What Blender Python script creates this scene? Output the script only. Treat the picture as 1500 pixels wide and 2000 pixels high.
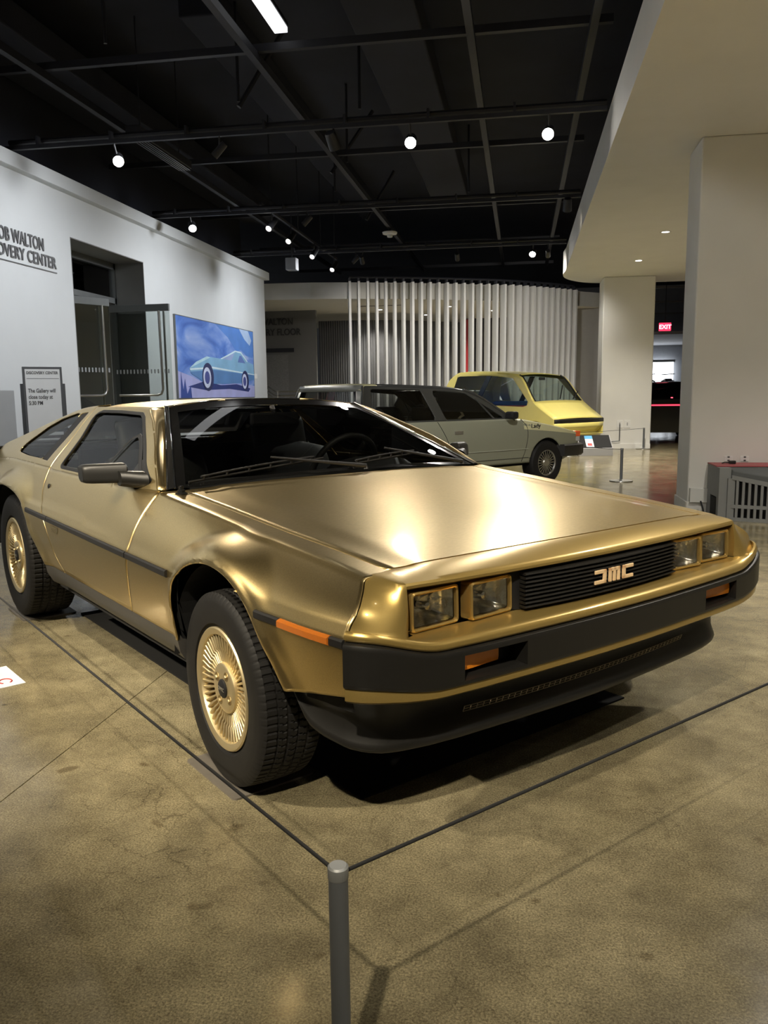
import bpy, bmesh, math, random
import numpy as np
from mathutils import Vector, Matrix

for o in list(bpy.data.objects):
    bpy.data.objects.remove(o, do_unlink=True)
SC = bpy.context.scene
COL = SC.collection
RNG = random.Random(7)
PI = math.pi

# ---------------------------------------------------------------- camera
cam_d = bpy.data.cameras.new('camera')
cam = bpy.data.objects.new('camera', cam_d)
COL.objects.link(cam)
cam_d.sensor_fit = 'VERTICAL'
cam_d.sensor_height = 24.0
cam_d.lens = 24.0 * 1574.07 / 2000.0
cam_d.clip_start = 0.05
cam_d.clip_end = 200
CAM_R, CAM_U, CAM_F = ((0.98606027, 0.16600579, -0.01127924), (-0.01298916, 0.1443816, 0.98943683), (-0.16588075, 0.97549784, -0.14452524))
cam.matrix_world = Matrix(((CAM_R[0], CAM_U[0], -CAM_F[0], 0.0),
                           (CAM_R[1], CAM_U[1], -CAM_F[1], 0.0),
                           (CAM_R[2], CAM_U[2], -CAM_F[2], 1.15439),
                           (0, 0, 0, 1)))
SC.camera = cam

# ---------------------------------------------------------------- view / world
SC.view_settings.view_transform = 'Standard'
SC.view_settings.look = 'None'
SC.view_settings.exposure = 0.0
SC.view_settings.gamma = 1.0
SC.view_settings.use_curve_mapping = False
world = bpy.data.worlds.new('world')
SC.world = world
world.use_nodes = True
world.node_tree.nodes['Background'].inputs[0].default_value = (0.9, 0.95, 1.0, 1)
world.node_tree.nodes['Background'].inputs[1].default_value = 0.05


def spot(loc, target, power, deg=50, blend=0.6, col=(1, 0.93, 0.82), size=0.06):
    d = bpy.data.lights.new('spot_light', 'SPOT')
    d.energy = power
    d.spot_size = math.radians(deg)
    d.spot_blend = blend
    d.color = col
    d.shadow_soft_size = size
    o = bpy.data.objects.new('spot_light', d)
    COL.objects.link(o)
    o.location = loc
    v = Vector(target) - Vector(loc)
    o.rotation_euler = v.to_track_quat('-Z', 'Y').to_euler()
    return o


def area(loc, target, power, sx, sy, col=(1, 1, 1)):
    d = bpy.data.lights.new('area_light', 'AREA')
    d.shape = 'RECTANGLE'
    d.size = sx
    d.size_y = sy
    d.energy = power
    d.color = col
    o = bpy.data.objects.new('area_light', d)
    COL.objects.link(o)
    o.location = loc
    v = Vector(target) - Vector(loc)
    o.rotation_euler = v.to_track_quat('-Z', 'Y').to_euler()
    return o
# light levels (watts)
LUX = dict(A=150, B=34, C=100, D=430, E=740, F=300, G=130, W=135, H1=380, H2=150, S1=280, S2=240, K=125, V=240, P=230)
SC.view_settings.exposure = 1.0


# ---------------------------------------------------------------- materials
MATS = {}


def mat(name, col=(0.5, 0.5, 0.5), metal=0.0, rough=0.5, spec=0.5, emit=None, estr=0.0, trans=0.0,
        aniso=0.0, coat=0.0, var=0.0, vscale=8.0, bump=0.0, bscale=60.0, stretch=None, alpha=1.0):
    """Principled material with optional procedural colour variation and bump."""
    if name in MATS:
        return MATS[name]
    m = bpy.data.materials.new(name)
    m.use_nodes = True
    nt = m.node_tree
    b = nt.nodes['Principled BSDF']
    b.inputs['Base Color'].default_value = (*col, 1)
    b.inputs['Metallic'].default_value = metal
    b.inputs['Roughness'].default_value = rough
    b.inputs['Specular IOR Level'].default_value = spec
    b.inputs['Transmission Weight'].default_value = trans
    b.inputs['Anisotropic'].default_value = aniso
    b.inputs['Coat Weight'].default_value = coat
    b.inputs['Coat Roughness'].default_value = 0.08
    if emit is not None:
        b.inputs['Emission Color'].default_value = (*emit, 1)
        b.inputs['Emission Strength'].default_value = estr
    if var > 0 or bump > 0:
        tc = nt.nodes.new('ShaderNodeTexCoord')
        mp = nt.nodes.new('ShaderNodeMapping')
        nt.links.new(tc.outputs['Object'], mp.inputs['Vector'])
        if stretch:
            mp.inputs['Scale'].default_value = stretch
        if var > 0:
            n = nt.nodes.new('ShaderNodeTexNoise')
            n.inputs['Scale'].default_value = vscale
            n.inputs['Detail'].default_value = 5
            nt.links.new(mp.outputs[0], n.inputs['Vector'])
            r = nt.nodes.new('ShaderNodeMapRange')
            r.inputs[1].default_value = 0.25
            r.inputs[2].default_value = 0.75
            r.inputs[3].default_value = 1 - var
            r.inputs[4].default_value = 1 + var
            nt.links.new(n.outputs['Fac'], r.inputs[0])
            mx = nt.nodes.new('ShaderNodeMix')
            mx.data_type = 'RGBA'
            mx.blend_type = 'MULTIPLY'
            mx.inputs[0].default_value = 1.0
            mx.inputs[6].default_value = (*col, 1)
            nt.links.new(r.outputs[0], mx.inputs[7])
            nt.links.new(mx.outputs[2], b.inputs['Base Color'])
        if bump > 0:
            n2 = nt.nodes.new('ShaderNodeTexNoise')
            n2.inputs['Scale'].default_value = bscale
            n2.inputs['Detail'].default_value = 3
            nt.links.new(mp.outputs[0], n2.inputs['Vector'])
            bp = nt.nodes.new('ShaderNodeBump')
            bp.inputs['Strength'].default_value = bump
            bp.inputs['Distance'].default_value = 0.002
            nt.links.new(n2.outputs['Fac'], bp.inputs['Height'])
            nt.links.new(bp.outputs[0], b.inputs['Normal'])
    MATS[name] = m
    return m


def glass(name, tint=(0.6, 0.65, 0.65), ior=1.5, rough=0.0, refl=1.0):
    """thin architectural glass: tinted see-through plus a fresnel mirror"""
    if name in MATS:
        return MATS[name]
    m = bpy.data.materials.new(name)
    m.use_nodes = True
    nt = m.node_tree
    nt.nodes.remove(nt.nodes['Principled BSDF'])
    out = nt.nodes['Material Output']
    t = nt.nodes.new('ShaderNodeBsdfTransparent')
    t.inputs[0].default_value = (*tint, 1)
    g = nt.nodes.new('ShaderNodeBsdfGlossy')
    g.inputs['Roughness'].default_value = rough
    g.inputs['Color'].default_value = (refl, refl, refl, 1)
    f = nt.nodes.new('ShaderNodeFresnel')
    f.inputs[0].default_value = ior
    mx = nt.nodes.new('ShaderNodeMixShader')
    nt.links.new(f.outputs[0], mx.inputs[0])
    nt.links.new(t.outputs[0], mx.inputs[1])
    nt.links.new(g.outputs[0], mx.inputs[2])
    nt.links.new(mx.outputs[0], out.inputs[0])
    MATS[name] = m
    return m


def brushed(name, col, r_wide=0.46, r_sharp=0.17, mixf=0.35, axis='X'):
    """brushed metal: a broad and a tight metallic lobe, fine grain along one direction"""
    m = bpy.data.materials.new(name)
    m.use_nodes = True
    nt = m.node_tree
    N, L = nt.nodes, nt.links
    N.remove(N['Principled BSDF'])
    out = N['Material Output']
    tc = N.new('ShaderNodeTexCoord')
    mp = N.new('ShaderNodeMapping')
    mp.inputs['Scale'].default_value = (7, 1.1, 7)
    L.new(tc.outputs['Object'], mp.inputs['Vector'])
    n = N.new('ShaderNodeTexNoise')
    n.inputs['Scale'].default_value = 60
    n.inputs['Detail'].default_value = 4
    L.new(mp.outputs[0], n.inputs['Vector'])
    n2 = N.new('ShaderNodeTexNoise')
    n2.inputs['Scale'].default_value = 2.2
    n2.inputs['Detail'].default_value = 3
    L.new(tc.outputs['Object'], n2.inputs['Vector'])
    rc_ = N.new('ShaderNodeMapRange')
    rc_.inputs[1].default_value, rc_.inputs[2].default_value = 0.3, 0.7
    rc_.inputs[3].default_value, rc_.inputs[4].default_value = 0.90, 1.10
    L.new(n.outputs['Fac'], rc_.inputs[0])
    mx = N.new('ShaderNodeMix')
    mx.data_type = 'RGBA'
    mx.blend_type = 'MULTIPLY'
    mx.inputs[0].default_value = 1.0
    mx.inputs[6].default_value = (*col, 1)
    L.new(rc_.outputs[0], mx.inputs[7])
    bp = N.new('ShaderNodeBump')
    bp.inputs['Strength'].default_value = 0.05
    bp.inputs['Distance'].default_value = 0.001
    L.new(n.outputs['Fac'], bp.inputs['Height'])
    bp2 = N.new('ShaderNodeBump')
    bp2.inputs['Strength'].default_value = 0.10
    bp2.inputs['Distance'].default_value = 0.02
    L.new(n2.outputs['Fac'], bp2.inputs['Height'])
    L.new(bp2.outputs[0], bp.inputs['Normal'])
    sh = []
    for r in (r_wide, r_sharp):
        p = N.new('ShaderNodeBsdfPrincipled')
        p.inputs['Metallic'].default_value = 1.0
        p.inputs['Roughness'].default_value = r
        L.new(mx.outputs[2], p.inputs['Base Color'])
        L.new(bp.outputs[0], p.inputs['Normal'])
        sh.append(p)
    ms = N.new('ShaderNodeMixShader')
    ms.inputs[0].default_value = mixf
    L.new(sh[0].outputs[0], ms.inputs[1])
    L.new(sh[1].outputs[0], ms.inputs[2])
    L.new(ms.outputs[0], out.inputs[0])
    MATS[name] = m
    return m


# ---------------------------------------------------------------- mesh helpers
class MB:
    """collects geometry for one mesh object"""

    def __init__(self):
        self.v = []
        self.f = []

    def add(self, vs, fs):
        n = len(self.v)
        self.v += [tuple(float(c) for c in p) for p in vs]
        self.f += [tuple(i + n for i in f) for f in fs]
        return self

    def box(self, x0, x1, y0, y1, z0, z1):
        vs = [(x, y, z) for x in (x0, x1) for y in (y0, y1) for z in (z0, z1)]
        return self.add(vs, [(0, 1, 3, 2), (4, 6, 7, 5), (0, 4, 5, 1), (2, 3, 7, 6), (0, 2, 6, 4), (1, 5, 7, 3)])

    def hexa(self, p):
        """8 points: bottom 4 ccw, top 4 ccw"""
        return self.add(p, [(3, 2, 1, 0), (4, 5, 6, 7), (0, 1, 5, 4), (1, 2, 6, 5), (2, 3, 7, 6), (3, 0, 4, 7)])

    def grid(self, P, closed_u=False, closed_v=False, keep=None):
        P = np.asarray(P, float)
        n, m = P.shape[:2]
        fs = []
        for i in range(n if closed_u else n - 1):
            for j in range(m if closed_v else m - 1):
                if keep is not None and not keep(i, j):
                    continue
                a, b = i, (i + 1) % n
                c, d = j, (j + 1) % m
                fs.append((a * m + c, b * m + c, b * m + d, a * m + d))
        return self.add(P.reshape(-1, 3), fs)

    def tube(self, pts, r, n=8, cap=True):
        pts = [Vector(p) for p in pts]
        rs = r if isinstance(r, (list, tuple)) else [r] * len(pts)
        rings = []
        up = None
        for i, p in enumerate(pts):
            t = (pts[min(i + 1, len(pts) - 1)] - pts[max(i - 1, 0)]).normalized()
            if up is None:
                up = Vector((0, 0, 1)) if abs(t.z) < 0.9 else Vector((1, 0, 0))
            s = t.cross(up).normalized()
            up = s.cross(t).normalized()
            rings.append([p + (s * math.cos(2 * PI * k / n) + up * math.sin(2 * PI * k / n)) * rs[i] for k in range(n)])
        base = len(self.v)
        vs = [q for ring in rings for q in ring]
        fs = []
        for i in range(len(pts) - 1):
            for k in range(n):
                k2 = (k + 1) % n
                fs.append((i * n + k, i * n + k2, (i + 1) * n + k2, (i + 1) * n + k))
        if cap:
            fs.append(tuple(range(n - 1, -1, -1)))
            fs.append(tuple((len(pts) - 1) * n + k for k in range(n)))
        return self.add(vs, fs)

    def lathe(self, prof, n=32, axis='z', c=(0, 0, 0), closed=False):
        """prof: (r, h) list revolved about axis through c"""
        P = []
        for k in range(n):
            a = 2 * PI * k / n
            row = []
            for r, h in prof:
                u, w = r * math.cos(a), r * math.sin(a)
                if axis == 'z':
                    row.append((c[0] + u, c[1] + w, c[2] + h))
                elif axis == 'y':
                    row.append((c[0] + u, c[1] + h, c[2] + w))
                else:
                    row.append((c[0] + h, c[1] + u, c[2] + w))
            P.append(row)
        return self.grid(P, closed_u=True, closed_v=closed)

    def prism(self, poly, d, o=(0, 0, 0), u=(1, 0, 0), v=(0, 0, 1)):
        """extrude a 2D polygon (in plane u,v at o) along u x v by d"""
        o, u, v = Vector(o), Vector(u), Vector(v)
        nrm = u.cross(v).normalized()
        n = len(poly)
        vs = [o + u * a + v * b for a, b in poly] + [o + u * a + v * b + nrm * d for a, b in poly]
        fs = [tuple(range(n - 1, -1, -1)), tuple(range(n, 2 * n))]
        fs += [(i, (i + 1) % n, n + (i + 1) % n, n + i) for i in range(n)]
        return self.add(vs, fs)

    def xform(self, M):
        M = Matrix(M)
        self.v = [tuple(M @ Vector(p)) for p in self.v]
        return self

    def mirror_y(self):
        r = MB()
        r.v = [(x, -y, z) for x, y, z in self.v]
        r.f = [tuple(reversed(f)) for f in self.f]
        return r

    def mesh(self, name, m, smooth=None, weld=0.0, recalc=False, out=None):
        me = bpy.data.meshes.new(name)
        me.from_pydata(self.v, [], self.f)
        if weld or recalc:
            bm = bmesh.new()
            bm.from_mesh(me)
            if weld:
                bmesh.ops.remove_doubles(bm, verts=bm.verts, dist=weld)
                bmesh.ops.dissolve_degenerate(bm, dist=1e-6, edges=bm.edges)
                bmesh.ops.delete(bm, geom=[v for v in bm.verts if not v.link_faces], context='VERTS')
            if recalc:
                bmesh.ops.recalc_face_normals(bm, faces=bm.faces)
            bm.to_mesh(me)
            bm.free()
        if out is not None:
            o = Vector(out)
            s = sum((p.normal.dot(o) * p.area for p in me.polygons))
            if s < 0:
                me.flip_normals()
        ms = m if isinstance(m, (list, tuple)) else [m]
        for x in ms:
            me.materials.append(x)
        if smooth is not None:
            me.shade_smooth()
            me.set_sharp_from_angle(angle=math.radians(smooth))
        me.update()
        return me

    def build(self, name, m, parent=None, smooth=None, weld=0.0, recalc=True, out=None, solid=0.0, bevel=0.0,
              loc=None, rotz=None, sub=0):
        o = bpy.data.objects.new(name, self.mesh(name, m, smooth, weld, recalc, out))
        COL.objects.link(o)
        if parent is not None:
            o.parent = parent
        if loc is not None:
            o.location = loc
        if rotz is not None:
            o.rotation_euler = (0, 0, rotz)
        if solid:
            md = o.modifiers.new('thick', 'SOLIDIFY')
            md.thickness = solid
            md.offset = -1
        if bevel:
            md = o.modifiers.new('bevel', 'BEVEL')
            md.width = bevel
            md.segments = 2
            md.limit_method = 'ANGLE'
            md.angle_limit = math.radians(40)
        if sub:
            md = o.modifiers.new('sub', 'SUBSURF')
            md.levels = sub
            md.render_levels = sub
        return o


def tag(o, label=None, cat=None, group=None, kind=None):
    if label:
        o['label'] = label
    if cat:
        o['category'] = cat
    if group:
        o['group'] = group
    if kind:
        o['kind'] = kind
    return o


def empty(name, loc=(0, 0, 0), rz=0.0):
    o = bpy.data.objects.new(name, None)
    COL.objects.link(o)
    o.location = loc
    o.rotation_euler = (0, 0, rz)
    o.empty_display_size = 0.1
    return o


def copy_tree(o, parent=None):
    c = o.copy()
    COL.objects.link(c)
    c.parent = parent
    for ch in o.children:
        copy_tree(ch, c)
    return c


def text_obj(name, s, m, size, parent=None, depth=0.002, align='LEFT', loc=(0, 0, 0), rot=(PI / 2, 0, 0), bold=0.0, sx=1.0):
    cu = bpy.data.curves.new(name, 'FONT')
    cu.body = s
    cu.size = size
    cu.extrude = depth
    cu.offset = bold
    cu.align_x = align
    cu.resolution_u = 3
    t = bpy.data.objects.new(name, cu)
    COL.objects.link(t)
    dg = bpy.context.evaluated_depsgraph_get()
    me = bpy.data.meshes.new_from_object(t.evaluated_get(dg))
    bpy.data.objects.remove(t, do_unlink=True)
    bpy.data.curves.remove(cu)
    me.materials.clear()
    me.materials.append(m)
    o = bpy.data.objects.new(name, me)
    COL.objects.link(o)
    o.location = loc
    o.rotation_euler = rot
    o.scale = (sx, 1, 1)
    if parent is not None:
        o.parent = parent
    return o


def crv(xs, ys):
    """monotone-ish cubic hermite interpolator"""
    xs = np.asarray(xs, float)
    ys = np.asarray(ys, float)
    d = np.diff(ys) / np.diff(xs)
    t = np.zeros_like(ys)
    t[1:-1] = np.where(d[:-1] * d[1:] > 0, 2 * d[:-1] * d[1:] / (d[:-1] + d[1:] + 1e-12), 0)
    t[0], t[-1] = d[0], d[-1]

    def f(x):
        x = np.asarray(x, float)
        i = np.clip(np.searchsorted(xs, x) - 1, 0, len(xs) - 2)
        h = xs[i + 1] - xs[i]
        u = np.clip((x - xs[i]) / h, -0.3, 1.3)
        return ((2 * u ** 3 - 3 * u ** 2 + 1) * ys[i] + (u ** 3 - 2 * u ** 2 + u) * h * t[i]
                + (-2 * u ** 3 + 3 * u ** 2) * ys[i + 1] + (u ** 3 - u ** 2) * h * t[i + 1])
    return f


def resample(poly, n, closed=False):
    p = np.asarray(poly, float)
    if closed:
        p = np.vstack([p, p[:1]])
    s = np.r_[0, np.cumsum(np.linalg.norm(np.diff(p, axis=0), axis=1))]
    t = np.linspace(0, s[-1], n + 1)[:-1] if closed else np.linspace(0, s[-1], n)
    return np.stack([np.interp(t, s, p[:, k]) for k in range(p.shape[1])], 1)


def inside(poly, x, z):
    c = False
    n = len(poly)
    for i in range(n):
        x1, z1 = poly[i]
        x2, z2 = poly[(i + 1) % n]
        if (z1 > z) != (z2 > z) and x < (x2 - x1) * (z - z1) / (z2 - z1) + x1:
            c = not c
    return c


def smooth01(t):
    t = np.clip(t, 0, 1)
    return t * t * (3 - 2 * t)


# ---------------------------------------------------------------- shape of the gold coupe (x forward from the front axle, w = distance from centre line)
c_Wm = crv([-3.36, -3.1, -2.4, -0.5, 0.2, 0.45, 0.64, 0.75], [0.86, 0.905, 0.925, 0.925, 0.922, 0.910, 0.885, 0.86])
c_zs = crv([-0.65, -0.6, -0.26, 0.064, 0.349, 0.545, 0.60], [0.822, 0.817, 0.791, 0.764, 0.743, 0.724, 0.718])
c_zf = crv([-3.4, -2.6, -1.85, -1.0, -0.66, -0.6, -0.26, 0.064, 0.349, 0.56, 0.62],
           [0.80, 0.85, 0.845, 0.836, 0.826, 0.818, 0.792, 0.763, 0.741, 0.720, 0.713])
c_wf = crv([-3.4, -1.85, -0.65, 0.1, 0.56], [0.79, 0.815, 0.795, 0.778, 0.762])
ARCH_F = [(-0.272, 0.36), (-0.276, 0.47), (-0.258, 0.555), (-0.216, 0.605), (-0.15, 0.646), (-0.06, 0.673), (0.03, 0.681),
          (0.12, 0.667), (0.19, 0.638), (0.253, 0.592), (0.322, 0.512), (0.388, 0.412), (0.42, 0.36)]
ARCH_R = [(-2.82, 0.36), (-2.80, 0.50), (-2.73, 0.60), (-2.60, 0.68), (-2.43, 0.712), (-2.25, 0.704), (-2.11, 0.675), (-2.02, 0.62),
          (-1.95, 0.52), (-1.81, 0.39), (-1.79, 0.36)]


def catmull(pts, n):
    p = np.asarray(pts, float)
    p = np.vstack([2 * p[0] - p[1], p, 2 * p[-1] - p[-2]])
    out = []
    for i in range(1, len(p) - 2):
        for t in np.linspace(0, 1, n, endpoint=False):
            a, b, c, d = p[i - 1], p[i], p[i + 1], p[i + 2]
            out.append(0.5 * ((2 * b) + (-a + c) * t + (2 * a - 5 * b + 4 * c - d) * t * t + (-a + 3 * b - 3 * c + d) * t ** 3))
    out.append(p[-2])
    return np.array(out)


AF = catmull(ARCH_F, 8)
AR = catmull(ARCH_R, 8)


def seg_dist(poly, x, z):
    a, b = poly[:-1], poly[1:]
    d = b - a
    p = np.array([x, z])
    t = np.clip(((p - a) * d).sum(1) / (d * d).sum(1), 0, 1)
    q = a + d * t[:, None]
    r = np.hypot(*(q - p).T)
    k = int(np.argmin(r))
    return float(r[k]), q[k]


_gz = crv([0.655, 0.75, 0.835, 0.97, 1.10, 1.14], [0.0, -0.047, -0.098, -0.222, -0.348, -0.40])


def zr(x):
    """the waist line falls slightly towards the nose"""
    return -0.0105 - 0.0145 * x


def side_w(x, z):
    """half width of the body side at (x, z)"""
    W = float(c_Wm(x))
    q = z - zr(x)
    zc = 0.655 + zr(x)
    if q < 0.597:
        w = W - 0.036 * max(0, (0.597 - q) / 0.215) ** 1.4
    elif q < 0.622:
        w = W
    elif q < 0.655:
        w = W - 0.016 * (q - 0.622) / 0.033
    else:
        if x > -0.62:
            zf, wf = float(c_zf(x)), float(c_wf(x))
            t = min(1.2, (z - zc) / (zf - zc))
            w = (W - 0.016) * (1 - t) + wf * t + 0.014 * 4 * t * (1 - t)
        else:
            k = 1.0 if x > -2.2 else 1.0 + 0.10 * (-2.2 - x)
            w = W - 0.016 + float(_gz(max(z, 0.655))) * k
            if x > -0.9:
                zf, wf = float(c_zf(-0.62)), float(c_wf(-0.62))
                t = min(1.2, (z - zc) / (zf - zc))
                w2 = (W - 0.016) * (1 - t) + wf * t + 0.014 * 4 * t * (1 - t)
                if z > zf:
                    w2 = wf - (z - zf) * 0.9
                s = float(smooth01((x + 0.9) / 0.28))
                w = w * (1 - s) + w2 * s
    # flared wheel arches
    for A in (AF, AR):
        if A[0, 0] - 0.13 < x < A[-1, 0] + 0.13 and z < 0.85:
            d, _ = seg_dist(A, x, z)
            s = 1 - float(smooth01((d - 0.012) / 0.075))
            w = w + (max(w, 0.922) - w) * s * (0.30 + 0.70 * float(smooth01((z - 0.46) / 0.10)))
            if d < 0.024:
                w += 0.007 * float(smooth01((0.024 - d) / 0.010))
    return w


# ---------------------------------------------------------------- gold gull-wing coupe
M_GOLD = brushed('brushed_gold', (0.71, 0.55, 0.265), 0.33, 0.11, 0.30)
M_PAINT = mat('gold_paint', (0.50, 0.355, 0.115), metal=0.75, rough=0.30, coat=0.6, var=0.03, vscale=300)
M_BLK = mat('black_plastic', (0.0105, 0.010, 0.009), rough=0.42, spec=0.4, var=0.08, vscale=40, bump=0.05, bscale=900)
M_TRIM = mat('black_trim', (0.010, 0.010, 0.011), rough=0.55, spec=0.28, bump=0.04, bscale=700)
M_DARK = mat('dark_underside', (0.006, 0.006, 0.006), rough=0.9, var=0.1)
M_RUB = mat('tyre_rubber', (0.0095, 0.009, 0.0085), rough=0.62, spec=0.28, var=0.12, vscale=25, bump=0.06, bscale=300)
M_RIM = mat('gold_alloy', (0.66, 0.55, 0.33), metal=0.9, rough=0.42, var=0.04)
M_CHR = mat('chrome', (0.8, 0.8, 0.8), metal=1.0, rough=0.12, var=0.02)
M_GLASS = glass('car_glass', (0.72, 0.74, 0.73), refl=0.9)
M_SIDEG = glass('side_glass', (0.55, 0.58, 0.57), refl=0.45)
M_LENS = glass('lamp_lens', (0.92, 0.92, 0.90))
M_INT = mat('black_leather', (0.012, 0.012, 0.012), rough=0.55, bump=0.15, bscale=400)

CAR = empty('sports_car', (-0.2525, 2.8161, 0.0), -0.748593)
tag(CAR, 'brushed gold wedge-shaped sports coupe with gullwing doors, behind the foreground rope', 'car')


def both(mb, name, m, parent=None, **kw):
    """a piece on the right flank and its mirror image on the left flank"""
    p = parent if isinstance(parent, (list, tuple)) else (parent, parent)
    kr, kl = dict(kw), dict(kw)
    if kw.get('out') is not None:
        o = kw['out']
        kl['out'] = (o[0], -o[1], o[2])
    a = mb.build(name, m, p[0] or CAR, **kr)
    b = mb.mirror_y().build(name, m, p[1] or CAR, **kl)
    return a, b


DFz = crv([0.36, 0.398, 0.493, 0.579, 0.63, 0.9], [-0.725, -0.709, -0.672, -0.645, -0.634, -0.634])
DRz = crv([0.36, 0.371, 0.46, 0.557, 0.641, 0.706, 0.771, 0.833, 0.925, 1.02, 1.12],
          [-1.512, -1.52, -1.622, -1.66, -1.72, -1.835, -1.895, -1.920, -1.938, -1.972, -2.0])
NSz = crv([0.44, 0.464, 0.49, 0.553, 0.622, 0.645, 0.663, 0.692, 0.721], [0.652, 0.65, 0.643, 0.640, 0.640, 0.640, 0.632, 0.60, 0.55])
zbot_f = crv([-0.8, -0.27, 0.35, 0.386, 0.644, 0.7], [0.385, 0.385, 0.405, 0.411, 0.460, 0.468])


def levels(x, zb, zt, n=(12, 3, 4, 14)):
    a, b, c = 0.597 + zr(x), 0.622 + zr(x), 0.655 + zr(x)
    L = list(np.linspace(zb, a, n[0], endpoint=False)) + list(np.linspace(a, b, n[1], endpoint=False)) \
        + list(np.linspace(b, c, n[2], endpoint=False)) + list(np.linspace(c, zt, n[3]))
    return L


def flank(xa, xb, zb, zt, nu, arch=None, extra=None, n=(12, 3, 4, 14), offs=0.0, gap=0.0025):
    """side panel between seam curves xa(z), xb(z); arch polyline cut out"""
    rows = []
    nv = sum(n)
    for i in range(nu):
        u = i / (nu - 1)
        row = []
        for j in range(nv):
            x = 0.5 * (float(xa(0.6)) + float(xb(0.6)))
            for _ in range(4):
                z = levels(x, float(zb(x)), float(zt(x)), n)[j]
                x = (float(xa(z)) - gap) * (1 - u) + (float(xb(z)) + gap) * u
            row.append((x, z))
        rows.append(row)
    R = np.array(rows)
    ins = np.zeros(R.shape[:2], bool)
    if arch is not None:
        poly = [tuple(p) for p in arch] + [(arch[-1, 0], 0.0), (arch[0, 0], 0.0)]
        for i in range(nu):
            for j in range(nv):
                ins[i, j] = inside(poly, R[i, j, 0], R[i, j, 1])
        R2 = R.copy()
        for i in range(nu):
            for j in range(nv):
                if ins[i, j]:
                    nb = ins[max(0, i - 1):i + 2, max(0, j - 1):j + 2]
                    if not nb.all():
                        R2[i, j] = seg_dist(arch, *R[i, j])[1]
        R = R2
    P = np.zeros((nu, nv, 3))
    for i in range(nu):
        for j in range(nv):
            x, z = R[i, j]
            P[i, j] = (x, -(side_w(x, z) - offs), z)
    mb = MB()
    mb.grid(P, keep=lambda i, j: not ins[i:i + 2, j:j + 2].all())
    return mb, P


# front fender with the narrow strip beside the hood
c_ws = crv([-0.65, -0.6, 0.0, 0.545, 0.60], [0.722, 0.720, 0.712, 0.697, 0.69])      # hood shut line
fend, FP_ = flank(NSz, DFz, zbot_f, lambda x: float(c_zf(x)) - 0.010, 110, AF, n=(18, 4, 5, 16))
top = []
for i in range(FP_.shape[0]):
    x, y, z = FP_[i, -1]
    ws, zs = float(c_ws(x)) + 0.003, float(c_zs(x))
    zf = float(c_zf(x))
    w = -y
    row = [(x, y, z), (x, -(w - 0.005), z + 0.005), (x, -(w - 0.013), z + 0.0085)]
    w2, z2 = w - 0.013, z + 0.0085
    for t in (0.3, 0.6, 1.0):
        row.append((x, -(w2 + (ws - w2) * t), z2 + (zs - z2) * t))
    row.append((x, -(ws - 0.001), zs - 0.012))
    top.append(row)
fend.grid(top)
FENDER = both(fend, 'front_fender', M_GOLD, smooth=32, weld=0.0008, out=(0, -1, 0.3), solid=0.006)

# gull-wing door : lower skin, window frame, roof half
DOOR_OUT = [(-0.634, 0.822), (-0.666, 0.8235), (-0.733, 0.868), (-0.813, 0.917), (-0.90, 0.962), (-1.0, 1.004), (-1.14, 1.058), (-1.29, 1.105)]
WIN = [(-0.745, 0.845), (-0.897, 0.913), (-1.10, 0.999), (-1.26, 1.066), (-1.32, 1.083), (-1.6, 1.089), (-1.85, 1.089), (-1.898, 1.076),
       (-1.898, 1.058), (-1.83, 0.970), (-1.797, 0.900), (-1.785, 0.846), (-1.75, 0.838), (-1.3, 0.837), (-0.80, 0.837)]
zbelt = lambda x: 0.822
door, _ = flank(DFz, DRz, lambda x: 0.385, zbelt, 60, None, n=(10, 3, 4, 10))
rr = [(float(DRz(z)) + 0.0025, z) for z in np.linspace(1.108, 0.822, 12)]
outer = DOOR_OUT + [(-1.6, 1.108), (-1.9, 1.109)] + rr + [(-1.5, 0.822), (-1.1, 0.822)]
NR = 120
# match both loops by angle-free arc fractions anchored at corners
oc = [outer[0:8], outer[7:11], outer[10:22], outer[21:] + [outer[0]]]
ic = [[WIN[14]] + WIN[0:5], WIN[4:7], WIN[6:12], WIN[11:15]]
cnt = [34, 26, 26, 34]
O = np.vstack([resample(a, c + 1)[:-1] for a, c in zip(oc, cnt)])
I = np.vstack([resample(a, c + 1)[:-1] for a, c in zip(ic, cnt)])
P = []
for k in range(len(O)):
    row = []
    for t in np.linspace(0, 1, 7):
        x, z = O[k] * (1 - t) + I[k] * t
        row.append((x, -side_w(x, z), z))
    # rebate around the glass
    x, z = I[k]
    row.append((x, -(side_w(x, z) - 0.014), z))
    P.append(row)
door.grid(P, closed_u=True)


def roof_z(x, w):
    zc = 1.143 - 0.010 * ((x + 1.55) / 0.3) ** 2 * (0.5 if x > -1.55 else 0.22)
    return zc - 0.034 * (w / 0.55) ** 2.4


RX = np.linspace(-1.29, -1.99, 16)
rp = []
for x in RX:
    wr = side_w(x, 1.105)
    row = [(x, -wr, 1.105)]
    for t in (0.15, 0.3, 0.55, 0.8, 1.0):
        w = wr * (1 - t) + 0.20 * t
        zt = roof_z(x, w)
        b = min(1, t / 0.3)
        row.append((x, -w, 1.105 * (1 - b) + zt * b if t < 0.3 else zt))
    rp.append(row)
door.grid(rp)
# front facing face of the pillar, from the fold to the windscreen trim
TB, TT = np.array([-0.640, 0.766, 0.822]), np.array([-1.262, 0.503, 1.112])


def trim_pt(z):
    t = (z - TB[2]) / (TT[2] - TB[2])
    return TB + (TT - TB) * t


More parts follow.
